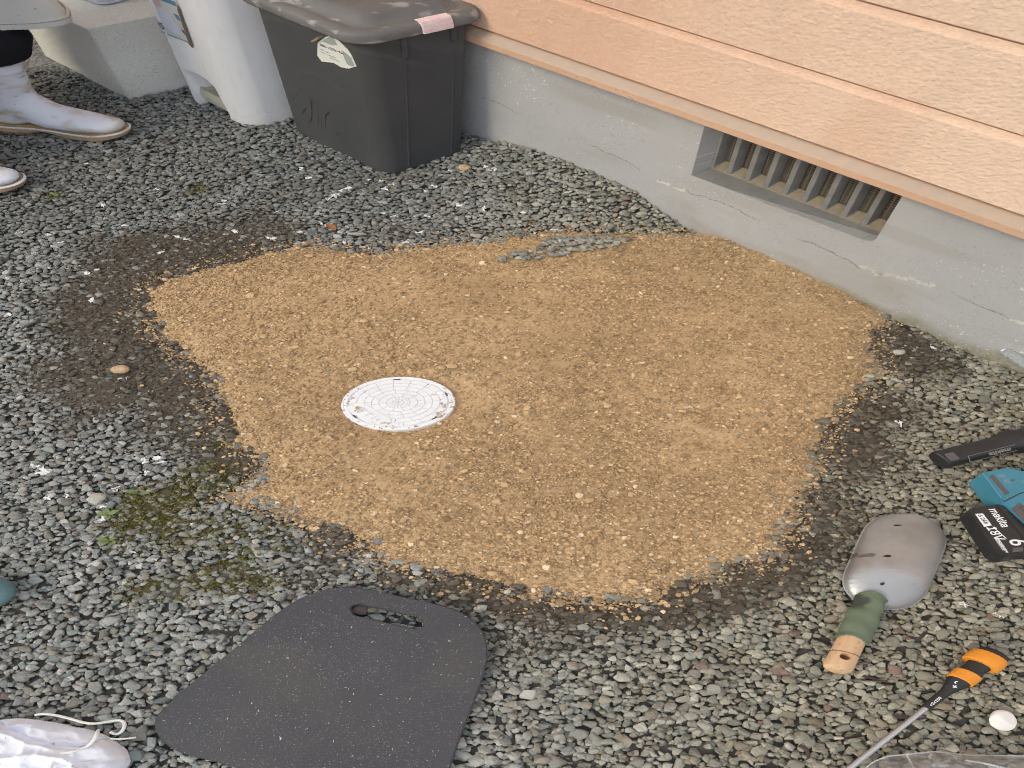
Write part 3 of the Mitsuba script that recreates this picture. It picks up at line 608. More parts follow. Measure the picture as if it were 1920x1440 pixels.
for k in range(12):
    z1 = .6165 + .178 * k
    a = .4365 + .0 if k == 0 else z1 - .178
    prof = [(-.02, a), (.0142, a), (.0150, a + .0005), (.0150, a + .0028), (.0188, a + .0034), (.0200, a + .0048), (.0200, z1 - .0215), (.0176, z1 - .0195), (.0172, z1 - .0172), (.0134, z1 - .0145), (.0124, z1 - .0034), (.0020, z1 - .0032), (-.02, z1 - .0032)]
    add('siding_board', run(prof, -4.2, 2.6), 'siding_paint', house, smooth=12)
labels[house + '__siding_board'] = {'label': 'lowest peach siding board with a rough stucco face'}
added_wing = lambda z0_, z1_, t: frame(box(-4.32, -4.2 - t, 0, 2.4, z0_, z1_), W(0, 0), UD, NO, (0, 0, 1))  # unseen wing, added to shade the far left of the yard
add('added_wing_foundation', added_wing(-.3, .40, .02), 'foundation_paint', house, smooth=False)
add('added_wing_wall', added_wing(.40, 2.57, .0), 'siding_paint', house, smooth=False)
# vent
add('vent', on_wall(cat(box(-1.1265, -.7075, .10, .1865, -.155, -.003), )), 'vent_concrete', house, smooth=False)
vent = house + '__vent'
labels[vent] = {'label': 'concrete foundation vent with nine upright openings under the drip edge'}
def vadd(nm, m, b, smooth=False): return add(nm, on_wall(m), b, vent, smooth)
sill = Polygon([(-.004, .189), (-.045, .197), (-.075, .208), (-.075, .18), (-.004, .18)])
def usweep(prof, u0, u1): return loft([np.array([(u, z, d) for d, z in prof]) for u in (u0, u1)])
vadd('sill', usweep([(-.0015, .1885), (-.044, .1965), (-.044, .17), (-.0015, .17)], -1.1255, -.7085), 'vent_concrete')
vadd('ledge', usweep([(-.0445, .1985), (-.0735, .2120), (-.0735, .17), (-.0445, .17)], -1.1255, -.7085), 'vent_dust')
vadd('jamb', usweep([(-.0455, .19), (-.0455, .47), (-.12, .47), (-.12, .19)], -1.128, -1.118), 'vent_concrete')
for k in range(8):
    u = -1.0865 + .0447 * k
    v, f = VF(soft_box(u, u + .0115, .193, .44, -.0735, -.0455, .0015)); vadd('bar', (v, f), 'vent_concrete', smooth=40)
wires = [box(-1.126, -.708, z, z + .0024, -.0785, -.0745) for z in np.arange(.195, .44, .0078)] + [box(u, u + .0022, .19, .44, -.0805, -.0765) for u in np.arange(-1.125, -.708, .0105)]
vadd('screen', cat(*wires), 'screen_plastic'); labels[vent + '__screen'] = {'label': 'dark slotted insect screen behind the vent bars'}
vadd('cavity', box(-1.126, -.708, .15, .45, -.150, -.135), 'dark_void')

# ---------------------------------------------------------------- bins
def rrect(a0, a1, b0, b1, r, n=8):
    out = []
    for (ca, cb), q0 in (((a1 - r, b1 - r), 0), ((a0 + r, b1 - r), 90), ((a0 + r, b0 + r), 180), ((a1 - r, b0 + r), 270)):
        t = np.radians(q0 + np.linspace(0, 90, n)); out.append(np.stack([ca + r * np.cos(t), cb + r * np.sin(t)], -1))
    return np.vstack(out)
def ab(o, ring, z): return np.array([np.asarray(o) + a * AD + b * BD + np.array([0, 0, z]) for a, b in ring])
BO = np.array([-.081, 1.010, 0])
bn = thing('storage_bin', 'dark grey plastic storage bin with a scuffed lid standing against the house wall', 'bin')
add('body', loft([ab(BO, rrect(.006, .36, .004, .206, .03), -.02), ab(BO, rrect(.002, .368, .001, .210, .034), .0), ab(BO, rrect(-.002, .372, -.001, .243, .036), .47), ab(BO, rrect(-.002, .372, -.001, .244, .036), .505)]), 'bin_plastic', bn, smooth=35)
o = lambda e, r, z: ab(BO, rrect(-.002 - e, .372 + e, -.001 - e, .244 + e, r), z)
add('lid', loft([o(.014, .05, .479), o(.0215, .055, .4785), o(.0235, .056, .482), o(.022, .055, .497), o(.019, .053, .506), o(.011, .048, .5115), o(.000, .042, .512), o(-.006, .038, .509), o(-.014, .034, .508), o(-.024, .03, .520), o(-.032, .028, .535), o(-.045, .025, .543), o(-.075, .02, .546), o(-.10, .015, .540)]), 'lid_plastic', bn, smooth=50)
labels[bn + '__lid'] = {'label': 'weathered dark lid with white scuff marks and a thick rim'}
add('latch_plate', loft([ab(BO, [(-.0285 + e, b) for b, e in ((.112, .004), (.114, 0), (.178, 0), (.180, .004))] + [(-.018 + 0, .180), (-.018, .112)], z) + np.outer(np.ones(6), -AD * k) for z, k in ((.480, .0), (.486, .0), (.505, -.003), (.513, -.007), (.515, -.016))]), 'faded_plate', bn, smooth=30)
labels[bn + '__latch_plate'] = {'label': 'faded pink plate on the lid rim'}
for b in (.082, .192):
    m = cat(soft_box(-.010, .006, b - .006, b + .006, .405 if b < .1 else .425, .478, .003))
    add('rib', frame(m, BO, AD, BD, (0, 0, 1)), 'bin_plastic', bn, smooth=40)
    t = [(b - .028 * (1 - z / .4) + .002, z) for z in (.012, .40)]
    add('seam', loft([np.array([BO + (-.0028 + .0002) * AD + (bb + e) * BD + np.array([0, 0, z]) for e in (-.0014, 0, .0014)] + [BO + .004 * AD + bb * BD + np.array([0, 0, z])]) + (0.0 if i else .0) for i, (bb, z) in enumerate(t)]), 'bin_plastic', bn, smooth=30)
stick = Polygon([(.146, .424), (.127, .443), (.104, .460), (.089, .467), (.051, .44), (.041, .426), (.031, .392), (.060, .372), (.084, .366), (.108, .37), (.130, .364), (.152, .356), (.163, .372), (.150, .42)])
def on_long(m, off=.0): return frame(m, BO - BD * off, AD, (0, 0, 1), -BD)
add('torn_label', on_long(ext(stick, .0012), .0012), 'paper', bn, smooth=False); tl = bn + '__torn_label'
labels[tl] = {'label': 'torn pale paper label curling off the long side'}
add('dark_panel', on_long(ext(Polygon([(.069, .428), (.056, .424), (.042, .416), (.037, .396), (.039, .388), (.058, .384), (.064, .395)]), .0004), .0026), 'paper_green', bn + '__torn_label', smooth=False)
add('green_tint', on_long(ext(Polygon([(.130, .432), (.104, .457), (.088, .462), (.080, .440), (.100, .432)]), .0004), .0026), 'paper_green', tl, smooth=False)
def text_on(parent, name, txt, h, place, bsdf, depth=.0004, bold=True):
    return add(name, place(meshkit.text_mesh(txt, h, depth, bold)), bsdf, parent, smooth=False)
def long_text(a, z, slope): # reads from large a to small a
    ex = -AD * math.cos(slope) + np.array([0, 0, 1]) * math.sin(slope); ey = AD * math.sin(slope) + np.array([0, 0, 1]) * math.cos(slope)
    return lambda m: frame(m, BO - BD * .0026 + AD * a + np.array([0, 0, z]), ex, ey, -BD)
text_on(tl, 'print', '088-7276-946', .0075, long_text(.143, .413, .03), 'print_dark')
for a_, z_, l_ in ((.145, .400, .012), (.128, .399, .014), (.146, .391, .014), (.126, .390, .030), (.118, .383, .032)):
    add('print', on_long(ext(sbox(a_ - l_, z_, a_, z_ + .0028), .0004), .0026), 'print_grey', tl, smooth=False)
th = np.linspace(0, 3.9, 14)
curl = loft([np.array([BO + AD * (.150 - .030 * k + s_l * .0) + np.array([0, 0, .428 + .026 * k]) - BD * (.004 + .006 * (1 - math.cos(t))) + (AD * .6 - np.array([0, 0, .8])) * (.007 * math.sin(t)) for t in th for s_l in (0,)]) for k in (0, .5, 1)], False, False)
add('curl', curl, 'paper_tan', tl, smooth=60)

PO = np.array([-.405, 1.310, 0])
pl = thing('white_pail', 'tall white plastic pail with an arched foot and a torn label, behind the dark bin', 'pail')
body = manifold(loft([ab(PO, rrect(0, .288, 0, .24, .055, 10), -.02), ab(PO, rrect(0, .288, 0, .24, .055, 10), .0285), ab(PO, rrect(.0012, .2868, .0012, .2388, .055, 10), .0292), ab(PO, rrect(.0012, .2868, .0012, .2388, .055, 10), .0305), ab(PO, rrect(-.0002, .2882, -.0002, .2402, .055, 10), .0312), ab(PO, rrect(-.004, .294, -.004, .245, .06, 10), .68)]))
arch = Polygon([(.081, -.04), (.081, .012), (.094, .08), (.10, .112), (.122, .134), (.17, .138), (.236, .130), (.234, .10), (.224, .05), (.222, -.04)])
am = frame(ext(arch, .10), PO - BD * .02, AD, (0, 0, 1), BD)
if trimesh.Trimesh(*am).volume < 0: am = (am[0], am[1][:, ::-1])
V, F = VF(body - manifold(am))
add('body', (V, F), 'pail_plastic', pl, smooth=35)
add('inner_base', loft([ab(PO, rrect(.066, .248, .012, .12, .04, 8), .004), ab(PO, rrect(.066, .25, .006, .12, .05, 8), .03), ab(PO, rrect(.066, .25, .012, .12, .05, 8), .055), ab(PO, rrect(.08, .24, .03, .11, .03, 8), .046)]), 'cream_plastic', pl, smooth=40)
labels[pl + '__inner_base'] = {'label': 'greenish cream inner base showing through the arch'}
def on_pail(poly, h, off): return frame(ext(poly, h), PO - BD * (off + .0040), AD, (0, 0, 1), -BD)
lab = Polygon([(.226, .267), (.14, .2715), (.124, .264), (.108, .47), (.232, .47)])
add('label', on_pail(lab, .0008, .0), 'pail_label_paper', pl, smooth=False); lb = pl + '__label'; labels[lb] = {'label': 'faded printed label with a blue band and the number 25'}
add('band', on_pail(Polygon([(.226, .268), (.14, .2725), (.125, .265), (.125, .269), (.14, .2765), (.226, .272)]), .0004, .0009), 'print_blue', lb, smooth=False)
add('band', on_pail(Polygon([(.195, .403), (.119, .405), (.118, .421), (.195, .419)]), .0004, .0009), 'print_blue', lb, smooth=False)
for pg, b in ((Polygon([(.225, .43), (.225, .37), (.195, .375), (.19, .43)]), 'label_pink'), (Polygon([(.222, .30), (.165, .283), (.152, .30), (.168, .36), (.20, .372), (.222, .34)]), 'tray_plastic'), (Polygon([(.150, .372), (.128, .372), (.127, .352), (.142, .352)]), 'print_blue'), (Polygon([(.145, .318), (.134, .318), (.131, .296)]), 'print_dark'), (Polygon([(.180, .288), (.166, .281), (.166, .287)]), 'print_blue')):
    add('picture', on_pail(pg, .0003, .0009), b, lb, smooth=False)
for z_ in (.344, .337, .330, .323): add('print', on_pail(sbox(.126, z_, .143, z_ + .0022), .0003, .0009), 'print_grey', lb, smooth=False)
# the label's end strip runs round the far corner of the pail
def pail_wrap(a):   # point of the pail's rounded far corner
    q_ = rrect(-.004, .2915, -.004, .2425, .058, 24)
    return q_
arc = [(.226, -.0048)] + [(.2345 + .0576 * math.sin(t), .053 - .0578 * math.cos(t)) for t in np.linspace(0, 1.3, 12)]
strip = loft([np.array([PO + a * AD + b * BD + np.array([0, 0, z]) - BD * .0 for a, b in arc]) for z in (.262, .47)], False, False)
V, F = VF(strip); 
add('end_strip', (V, F), 'label_white', pl, smooth=60)
def arc_place(m):
    V, F = VF(m); t = V[:, 0] / .0585
    a, b = .2345 + (.0582 + V[:, 2]) * np.sin(t), .053 - (.0584 + V[:, 2]) * np.cos(t)
    return PO + a[:, None] * AD + b[:, None] * BD + np.c_[V[:, 0] * 0, V[:, 0] * 0, V[:, 1]], F
def arc_text(txt, h, a0, z):
    V, F = VF(meshkit.text_mesh(txt, h, .0006, True)); V = V.copy(); V[:, 0] = a0 - V[:, 0]
    V[:, 1] += z
    return arc_place((V, F[:, ::-1]))
add('number', arc_text('25', .022, .030, .284), 'print_dark', lb, smooth=False)
V, F = VF(ext(sbox(0, .266, .075, .2715), .0006)); V2 = []
bd = trimesh.Trimesh(V, F).subdivide_to_size(.006); add('band', arc_place((bd.vertices, bd.faces)), 'print_blue', lb, smooth=False)
torn = Polygon([(.124, .262), (.130, .27), (.127, .30), (.124, .33), (.121, .36), (.118, .395), (.110, .412), (.108, .40), (.112, .36), (.113, .32), (.116, .28), (.118, .262)])
add('torn_edge', on_pail(torn, .0022, .001), 'torn_brown', lb, smooth=False)
labels[lb + '__torn_edge'] = {'label': 'brown torn edge of the label'}

BK = np.array([-.712, 1.511, 0])
bk = thing('concrete_block', 'pale grey concrete block standing on the gravel between the boots and the white pail', 'concrete block')
bm = loft([ab(BK, rrect(.0, .45, .0, .34, .012, 4), -.03), ab(BK, rrect(.0, .45, .0, .34, .012, 4), .0), ab(BK, rrect(.034, .45, .0, .34, .007, 4), .256), ab(BK, rrect(.037, .447, .003, .337, .006, 4), .26)])
V, F = VF(manifold(bm).refine_to_length(.04)); V = V + .0025 * (meshkit.fbm(V * 25, 3, 4)[:, None] - .5)
add('body', (V, F), 'block_concrete', bk, smooth=35)
tr = thing('plastic_tray', 'pale bluish plastic tray resting on top of the concrete block', 'tray')
TO = np.array([-.735, 1.721, .2615])
e1, e2 = np.array([-.73, .68, 0]), np.array([.66, .62, 0]); e1 /= np.linalg.norm(e1); e2 = np.array([e1[1], -e1[0], 0])
def tr_ring(e, z, r=.02): return np.array([TO + a * e1 + b * e2 + np.array([0, 0, z]) for a, b in rrect(-e, .30 + e, -e, .18 + e, r, 5)])
add('tub', loft([tr_ring(.0, .0), tr_ring(.004, .012), tr_ring(.012, .10), tr_ring(.018, .10), tr_ring(.018, .104), tr_ring(.008, .104), tr_ring(-.006, .008)]), 'tray_plastic', tr, smooth=30)
add('foot_rim', loft([tr_ring(.006, .004), tr_ring(.007, .006), tr_ring(.007, .009), tr_ring(.005, .011)], False, False), 'tray_plastic', tr)

# ---------------------------------------------------------------- person in white boots
pn = thing('person', 'person in white rubber boots, dark trousers and long pale coat', 'person')
def boot(heel, toe, z, key):
    heel, toe = np.array([*heel, 0]), np.array([*toe, 0]); L = np.linalg.norm(toe - heel); ex = (toe - heel) / L; ey = np.array([-ex[1], ex[0], 0]); k = L / .31
    at = lambda m: frame(m, heel + np.array([0, 0, z]), ex * k, ey * k, np.array([0, 0, 1.0]))
    up = chain([((.266, .0, .046), (.036, .040, .022)), ((.215, 0, .050), (.05, .050, .030)), ((.15, 0, .062), (.05, .044, .044)), ((.095, 0, .095), (.05, .042, .055)), ((.07, 0, .15), (.062, .047, .05)), ((.068, 0, .215), (.070, .056, .03)), ((.070, 0, .27), (.076, .064, .006))], .010, 10)
    heelb = chain([((.055, 0, .055), (.052, .040, .032)), ((.07, 0, .13), (.06, .046, .04)), ((.15, 0, .055), (.05, .043, .035))], .010, 8)
    u = manifold(up) + manifold(heelb)
    V, F = VF(u.refine_to_length(.009)); V, F = VF(trimesh.smoothing.filter_taubin(trimesh.Trimesh(V, F), iterations=10))
    kb = add('boot', at((V, F)), 'boot_rubber', key, smooth=True)
    foot = [(0, 0), (.004, .026), (.03, .040), (.09, .038), (.13, .036), (.18, .045), (.235, .051), (.28, .044), (.302, .022), (.306, 0), (.302, -.020), (.28, -.040), (.235, -.048), (.18, -.043), (.13, -.036), (.09, -.037), (.03, -.040), (.004, -.026)]
    fr = spline(foot + foot[:1], 64)[:-1]
    arch_ = lambda x, t: t + .012 * ss(.085, .115, x) * (1 - ss(.135, .185, x)) + .014 * ss(.24, .31, x)
    ringz = lambda sc, zf: np.c_[(fr[:, 0] - .15) * sc + .15, fr[:, 1] * sc, zf(fr[:, 0])]
    top_ = lambda x: .025 + .009 * ss(.24, .31, x)
    add('sole', at(loft([ringz(.97, lambda x: arch_(x, 0)), ringz(1.0, lambda x: np.minimum(arch_(x, .004), top_(x) - .006)), ringz(1.0, lambda x: top_(x) - .004), ringz(.97, top_)])), 'sole_rubber', kb, smooth=30)
    add('rim', at(loft([ringz(1.012, lambda x: top_(x) - .005), ringz(1.03, lambda x: top_(x) - .003), ringz(1.03, lambda x: top_(x)), ringz(1.0, lambda x: top_(x) + .002)], False, False)), 'boot_rubber', kb, smooth=40)
    add('cuff', at(loft([np.array([(.070 + r * 1.19 * math.cos(t), r * math.sin(t), zz) for t in np.linspace(0, 2 * np.pi, 40, endpoint=False)]) for r, zz in ((.0645, .243), (.0665, .245), (.0665, .272), (.0645, .274))], False, False)), 'boot_rubber', kb, smooth=40)
    return kb
b1 = boot((-.965, 1.325), (-.652, 1.238), -.004, pn); b2 = boot((-1.115, .985), (-.803, .932), -.004, pn)
labels[b1] = {'label': 'white rubber boot nearest the concrete block, mud stained with a tan sole'}
labels[b2] = {'label': 'white rubber boot cut by the left edge, only its toe in view'}
for cx, cy in ((-.882, 1.305), (-1.03, .975)):
    add('trouser_leg', chain([((cx, cy, .282), (.092, .084, .012)), ((cx, cy, .34), (.112, .100, .045)), ((cx - .03, cy - .02, .60), (.09, .09, .08)), ((-1.02, (cy + 1.14 * 2) / 3, .86), (.11, .11, .08))], .03, 6), 'navy_cloth', pn, smooth=True)
HEM = spline([(-.676, 1.305), (-.705, 1.272), (-.75, 1.258), (-.80, 1.252), (-.88, 1.19), (-.97, 1.05), (-1.10, .88), (-1.26, .90), (-1.34, 1.10), (-1.28, 1.36), (-1.10, 1.55), (-.90, 1.56), (-.75, 1.45), (-.69, 1.36), (-.676, 1.305)], 97)[:-1]
def coat_ring(f, z, body=None):
    c = np.array([-1.01, 1.24]); h = c + (HEM - c) * f
    if body:
        rx, ry, w = body; a = np.arctan2(HEM[:, 1] - c[1], HEM[:, 0] - c[0]); e = c + np.c_[rx * np.cos(a), ry * np.sin(a)]; h = h * (1 - w) + e * w
    return np.c_[h, np.full(len(h), z)]
coat = loft([coat_ring(1, .398), coat_ring(1.004, .404), coat_ring(.97, .55, (.25, .22, .3)), coat_ring(.9, .85, (.23, .20, .9)), coat_ring(1, 1.05, (.21, .18, 1)), coat_ring(1, 1.25, (.235, .19, 1)), coat_ring(1, 1.36, (.24, .17, 1)), coat_ring(1, 1.45, (.17, .11, 1)), coat_ring(1, 1.49, (.07, .07, 1))], False, True)
add('coat', coat, 'coat_cloth', pn, smooth=60); labels[pn + '__coat'] = {'label': 'long pale stained coat with a stitched hem'}
add('hem', loft([coat_ring(1.002, .396), coat_ring(1.012, .397), coat_ring(1.014, .418), coat_ring(1.0, .420)], False, False), 'coat_cloth', pn + '__coat', smooth=40)
hs_ = coat_ring(1.0155, .4145); add('stitching', tube(np.vstack([hs_, hs_[:1]]), .0010, 4), 'thread', pn + '__coat')
for s in (-1, 1):
    add('sleeve', chain([((-1.01, 1.21 + s * .17, 1.38), (.07, .06, .06)), ((-1.0, 1.21 + s * .25, 1.10), (.055, .05, .05)), ((-.95, 1.21 + s * .26, .86), (.045, .042, .03))], .03, 6), 'coat_cloth', pn, smooth=True)
    hand = [((-.945, 1.21 + s * .26, .83), (.028, .018, .03)), ((-.935, 1.21 + s * .26, .77), (.035, .014, .03))]
    links = [(0, 1)]
    for q_, (dx, l) in enumerate(((-.026, .060), (-.009, .070), (.008, .066), (.024, .052))):
        i = len(hand); hand += [((-.935 + dx, 1.21 + s * .26, .755), (.009, .009, .01)), ((-.93 + dx, 1.21 + s * .255, .755 - l * .55), (.0085, .0085, .01)), ((-.925 + dx, 1.21 + s * .245, .755 - l), (.0075, .0075, .008))]
        links += [(1, i), (i, i + 1), (i + 1, i + 2)]
    i = len(hand); hand += [((-.905, 1.21 + s * .25, .79), (.011, .011, .012)), ((-.89, 1.21 + s * .24, .755), (.0095, .0095, .01))]; links += [(0, i), (i, i + 1)]
    add('hand', chain(hand, .006, 6, links), 'skin', pn, smooth=True)
head = chain([((-1.0, 1.21, 1.48), (.05, .05, .05)), ((-.995, 1.21, 1.57), (.062, .062, .05)), ((-.985, 1.21, 1.60), (.075, .065, .07)), ((-1.0, 1.21, 1.67), (.088, .074, .08)), ((-.905, 1.21, 1.625), (.016, .012, .018)), ((-.925, 1.21, 1.655), (.012, .012, .01)), ((-1.0, 1.135, 1.63), (.018, .010, .028)), ((-1.0, 1.285, 1.63), (.018, .010, .028))], .012, 6, [(0, 1), (1, 2), (2, 3), (4, 5), (5, 3), (6, 6), (7, 7)])
add('head', head, 'skin', pn, smooth=True)
add('hair', chain([((-1.02, 1.21, 1.70), (.088, .078, .068)), ((-1.045, 1.21, 1.65), (.060, .074, .07))], .015, 4), 'hair', pn, smooth=True)
for s in (-1, 1): add('eye', chain([((-.922, 1.21 + s * .030, 1.655), (.006, .011, .006)), ((-.921, 1.21 + s * .030, 1.655), (.006, .010, .006))], .005, 1), 'print_dark', pn, smooth=True)
add('mouth', chain([((-.920, 1.195, 1.585), (.006, .008, .004)), ((-.920, 1.225, 1.585), (.006, .008, .004))], .005, 1), 'label_pink', pn, smooth=True)

# ---------------------------------------------------------------- kneeling mat
mt = thing('kneeling_mat', 'dark grey foam kneeling mat with a slotted carrying handle lying on the gravel', 'mat')
edge = spline([(-.235, -.777), (-.219, -.742), (-.163, -.646), (-.120, -.572), (-.096, -.541), (-.066, -.520), (-.036, -.513), (-.001, -.5205), (.055, -.542), (.110, -.568), (.131, -.590), (.144, -.622), (.148, -.655), (.143, -.706), (.109, -.873), (.103, -.905), (.088, -.932), (.055, -.943), (.02, -.936), (-.126, -.874), (-.158, -.861), (-.203, -.842), (-.226, -.818), (-.2355, -.795), (-.235, -.777)], 200)[:-1]
slot = [(-.027, -.564), (-.026, -.556), (-.018, -.551), (.058, -.5795), (.066, -.589), (.066, -.602), (.057, -.607), (-.021, -.577)]
mp = Polygon(edge).buffer(0).difference(Polygon(slot).buffer(-.004).buffer(.004))
parts = []
for ins, z0_, z1_ in ((.0018, -.0035, -.0015), (0, -.0015, .0075), (.0016, .0075, .0095)):
    parts.append(moved(ext(mp.buffer(-ins), z1_ - z0_), (0, 0, z0_)))
Vm, Fm = cat(*parts)
m_ = trimesh.Trimesh(Vm, Fm).subdivide_to_size(.03, max_iter=12); Vm = np.array(m_.vertices); Vm[:, 2] += .006 * (n2(Vm[:, 0], Vm[:, 1], 5, 2, 51) - .5) + .004
add('pad', (Vm, np.array(m_.faces)), 'foam', mt, smooth=30)

# ---------------------------------------------------------------- soil scoop
sp_ = thing('soil_scoop', 'dented metal soil scoop lying upside down, its wooden handle wrapped in green cloth', 'scoop')
S0, S1 = np.array([.643, -.556, 0]), np.array([.736, -.337, 0]); sa = (S1 - S0); SL = np.linalg.norm(sa); sa /= SL; sb = np.array([-sa[1], sa[0], 0])
def scoop_h(t, s):   # t along 0..1, s across -1..1
    return (.048 * np.clip(t / .30, 0, 1) ** .5 * (1 - .62 * np.clip((t - .34) / .66, 0, 1) ** 1.3)) * np.clip(1 - np.abs(s) ** 2.4, 0, 1) ** .55
def half_w(t):
    a = np.clip(t / .30, 0, 1); b = np.clip((1 - t) / .32, 0, 1)
    return (.0535 + .003 * t) * np.clip(1 - (1 - a) ** 2.3, 0, 1) ** (1 / 2.3) * np.clip(1 - (1 - b) ** 2.5, 0, 1) ** (1 / 2.5)
tt, ss_ = .5 - .5 * np.cos(np.linspace(.03, np.pi - .03, 60)), np.linspace(-1, 1, 49)
P = []
for t in tt:
    w = half_w(t); rowz = .004 + scoop_h(t, ss_)
    P.append(S0 + sa * SL * t + sb * (w * ss_)[:, None] + np.c_[ss_ * 0, ss_ * 0, rowz])
P = np.array(P)
under = P - np.array([0, 0, .0016])
add('blade', cat((P.reshape(-1, 3), grid_faces(60, 49)), (under.reshape(-1, 3), grid_faces(60, 49)[:, ::-1])), 'scoop_metal', sp_, smooth=True)
rimc = np.vstack([P[:, 0], P[-1], P[::-1, -1], P[0, ::-1]]); add('rolled_edge', tube(rimc[::2] - [0, 0, .0008], .0016, 6), 'scoop_metal', sp_, smooth=40)
h0, h1 = np.array([.640, -.537, .022]), np.array([.566, -.697, .020]); hd = (h1 - h0) / np.linalg.norm(h1 - h0); HL = np.linalg.norm(h1 - h0)
def handle(t0, t1, r0, r1, bulge=0, n=12, round_end=False):
    pr = [(t0 + (t1 - t0) * k / n, r0 + (r1 - r0) * k / n + bulge * math.sin(math.pi * k / n)) for k in range(n + 1)]
    if round_end: pr += [(t1 + .006, r1 * .90), (t1 + .010, r1 * .70), (t1 + .012, r1 * .4)]
    return pr
# the handle with its hanging hole
hm = manifold(lathe(handle(.02, HL - .012, .0165, .0185, 0, 14, True), h0, hd, 36))
hp = h0 + hd * (HL - .030)
hole_ = manifold(lathe([(-.04, .0070), (.04, .0070)], hp, (0, 0.02, 1), 20))
V, F = VF(hm); hm = hm if hm.volume() > 0 else manifold((V, F[:, ::-1])); hv = VF(hole_); hole_ = hole_ if hole_.volume() > 0 else manifold((hv[0], hv[1][:, ::-1]))
add('handle', VF(hm - hole_), 'wood', sp_, smooth=40); labels[sp_ + '__handle'] = {'label': 'bare beech handle end with a hanging hole'}
add('groove', lathe([(HL - .040, .0188), (HL - .0395, .0189), (HL - .039, .0188)], h0, hd, 36), 'bark', sp_)
wr = []
for k, t in enumerate(np.linspace(.0, .104, 22)):
    c_ = h0 + hd * t; x_ = np.cross(hd, [0, 0, 1.0]); y_ = np.cross(hd, x_); a_ = np.arange(40) * 2 * np.pi / 40
    rr_ = .0195 + .002 * t / .1 + .0012 * np.sin(a_ * 3 + t * 60) + .0012 * np.sin(t * 190 + a_) + (.0012 if k in (0, 21) else 0)
    wr.append(c_ + rr_[:, None] * (np.cos(a_)[:, None] * x_ + np.sin(a_)[:, None] * y_) + hd * (.004 * np.sin(a_ * 2 + 1))[:, None])
add('wrap', loft(wr), 'tape', sp_, smooth=60); labels[sp_ + '__wrap'] = {'label': 'faded green cloth wrapped round the handle'}

# ---------------------------------------------------------------- screwdriver
sd = thing('screwdriver', 'orange and black screwdriver with a long steel shaft lying on the gravel', 'screwdriver')
D0 = np.array([.7665, -.6575, .024]); dd = np.array([-.702, -.712, -.012]); dd /= np.linalg.norm(dd)
add('end_cap', lathe([(0, .004), (.001, .014), (.004, .019), (.008, .0205), (.012, .021)], D0, dd), 'black_rubber', sd, smooth=50)
def knurled(prof):
    V, F = VF(lathe(prof, D0, dd, 84)); rel = V - D0; t = rel @ dd; rad = rel - np.outer(t, dd); r = np.linalg.norm(rad, axis=1, keepdims=True)
    x_ = np.cross(dd, [0, 0, 1.0]); x_ /= np.linalg.norm(x_); y_ = np.cross(dd, x_); a_ = np.arctan2(rad @ y_, rad @ x_)
    k = np.maximum(np.abs(np.sin(a_ * 10 + t * 700)), 0) * np.abs(np.sin(a_ * 10 - t * 700))
    return V + rad / np.maximum(r, 1e-6) * (.0008 * np.clip(k * 2.2, 0, 1) - .0005)[:, None], F
add('grip_band', knurled([(.012, .0205)] + [(t, .0232 + .0012 * math.sin((t - .013) / .024 * math.pi)) for t in np.linspace(.013, .036, 18)] + [(.037, .021), (.0375, .015)]), 'orange_rubber', sd, smooth=True)
add('waist', lathe([(.036, .0155), (.040, .0150), (.046, .0138), (.052, .0138), (.060, .0158), (.062, .016)], D0, dd), 'black_rubber', sd, smooth=50)
add('grip_band', knurled([(.0605, .0155), (.061, .0172)] + [(t, .0176 - .0008 * (t - .062) / .018) for t in np.linspace(.062, .0805, 14)] + [(.081, .0158), (.0815, .013)]), 'orange_rubber', sd, smooth=True)
add('collar', lathe([(.080, .0148), (.086, .0140), (.098, .0100), (.108, .0078), (.1085, .0072), (.112, .0070), (.150, .0064), (.153, .0056)], D0, dd), 'black_rubber', sd, smooth=35)
add('shaft', lathe([(.150, .0040), (.153, .0042), (.345, .0042), (.350, .0036), (.358, .0012)], D0, dd, 18), 'chrome', sd, smooth=40)
side = np.cross([0, 0, 1.0], dd); side /= np.linalg.norm(side); upn = np.cross(dd, side)
def sd_text(t, r, ang): 
    nrm = side * math.sin(ang) + upn * math.cos(ang); nrm *= np.sign(nrm[2]); ey = np.cross(nrm, -dd)
    return lambda m: frame(m, D0 + dd * t + nrm * (r - .0003), -dd, ey, nrm)
text_on(sd, 'print', '+2', .009, sd_text(.1025, .0112, .35), 'print_white', .0006)
text_on(sd, 'print', '+2×100', .0042, sd_text(.148, .0070, .35), 'print_white', .0006)

# ---------------------------------------------------------------- power tools
def bar_prof(c, w, h, ax, up, n=44, p=2.6):
    t = np.arange(n) * 2 * np.pi / n; a = np.cross(ax, up); x = np.sign(np.cos(t)) * np.abs(np.cos(t)) ** (2 / p); y = np.sign(np.sin(t)) * np.abs(np.sin(t)) ** (2 / p)
    return c + (w * x)[:, None] * a + (h * y)[:, None] * up
tg = thing('tool_grip', 'black plastic tool grip with raised lettering lying beside the blue-green power tool', 'tool grip')
g0, g1 = np.array([.797, -.189, .022]), np.array([1.12, -.045, .026]); ga = (g1 - g0); GL = np.linalg.norm(ga); ga /= GL; gu = np.array([0, 0, 1.0]); gu = gu - ga * (gu @ ga); gu /= np.linalg.norm(gu); gs = np.cross(ga, gu)
sec = [(0, .019, .0165), (.0015, .0215, .0185), (.005, .0225, .0198), (.03, .0225, .0200), (.10, .0225, .0205), (.118, .0245, .0225), (.128, .030, .028), (.140, .031, .029), (.142, .026, .025), (GL, .028, .028)]
add('barrel', loft([bar_prof(g0 + ga * t, w, h, ga, gu) for t, w, h in sec]), 'tool_black', tg, smooth=40)
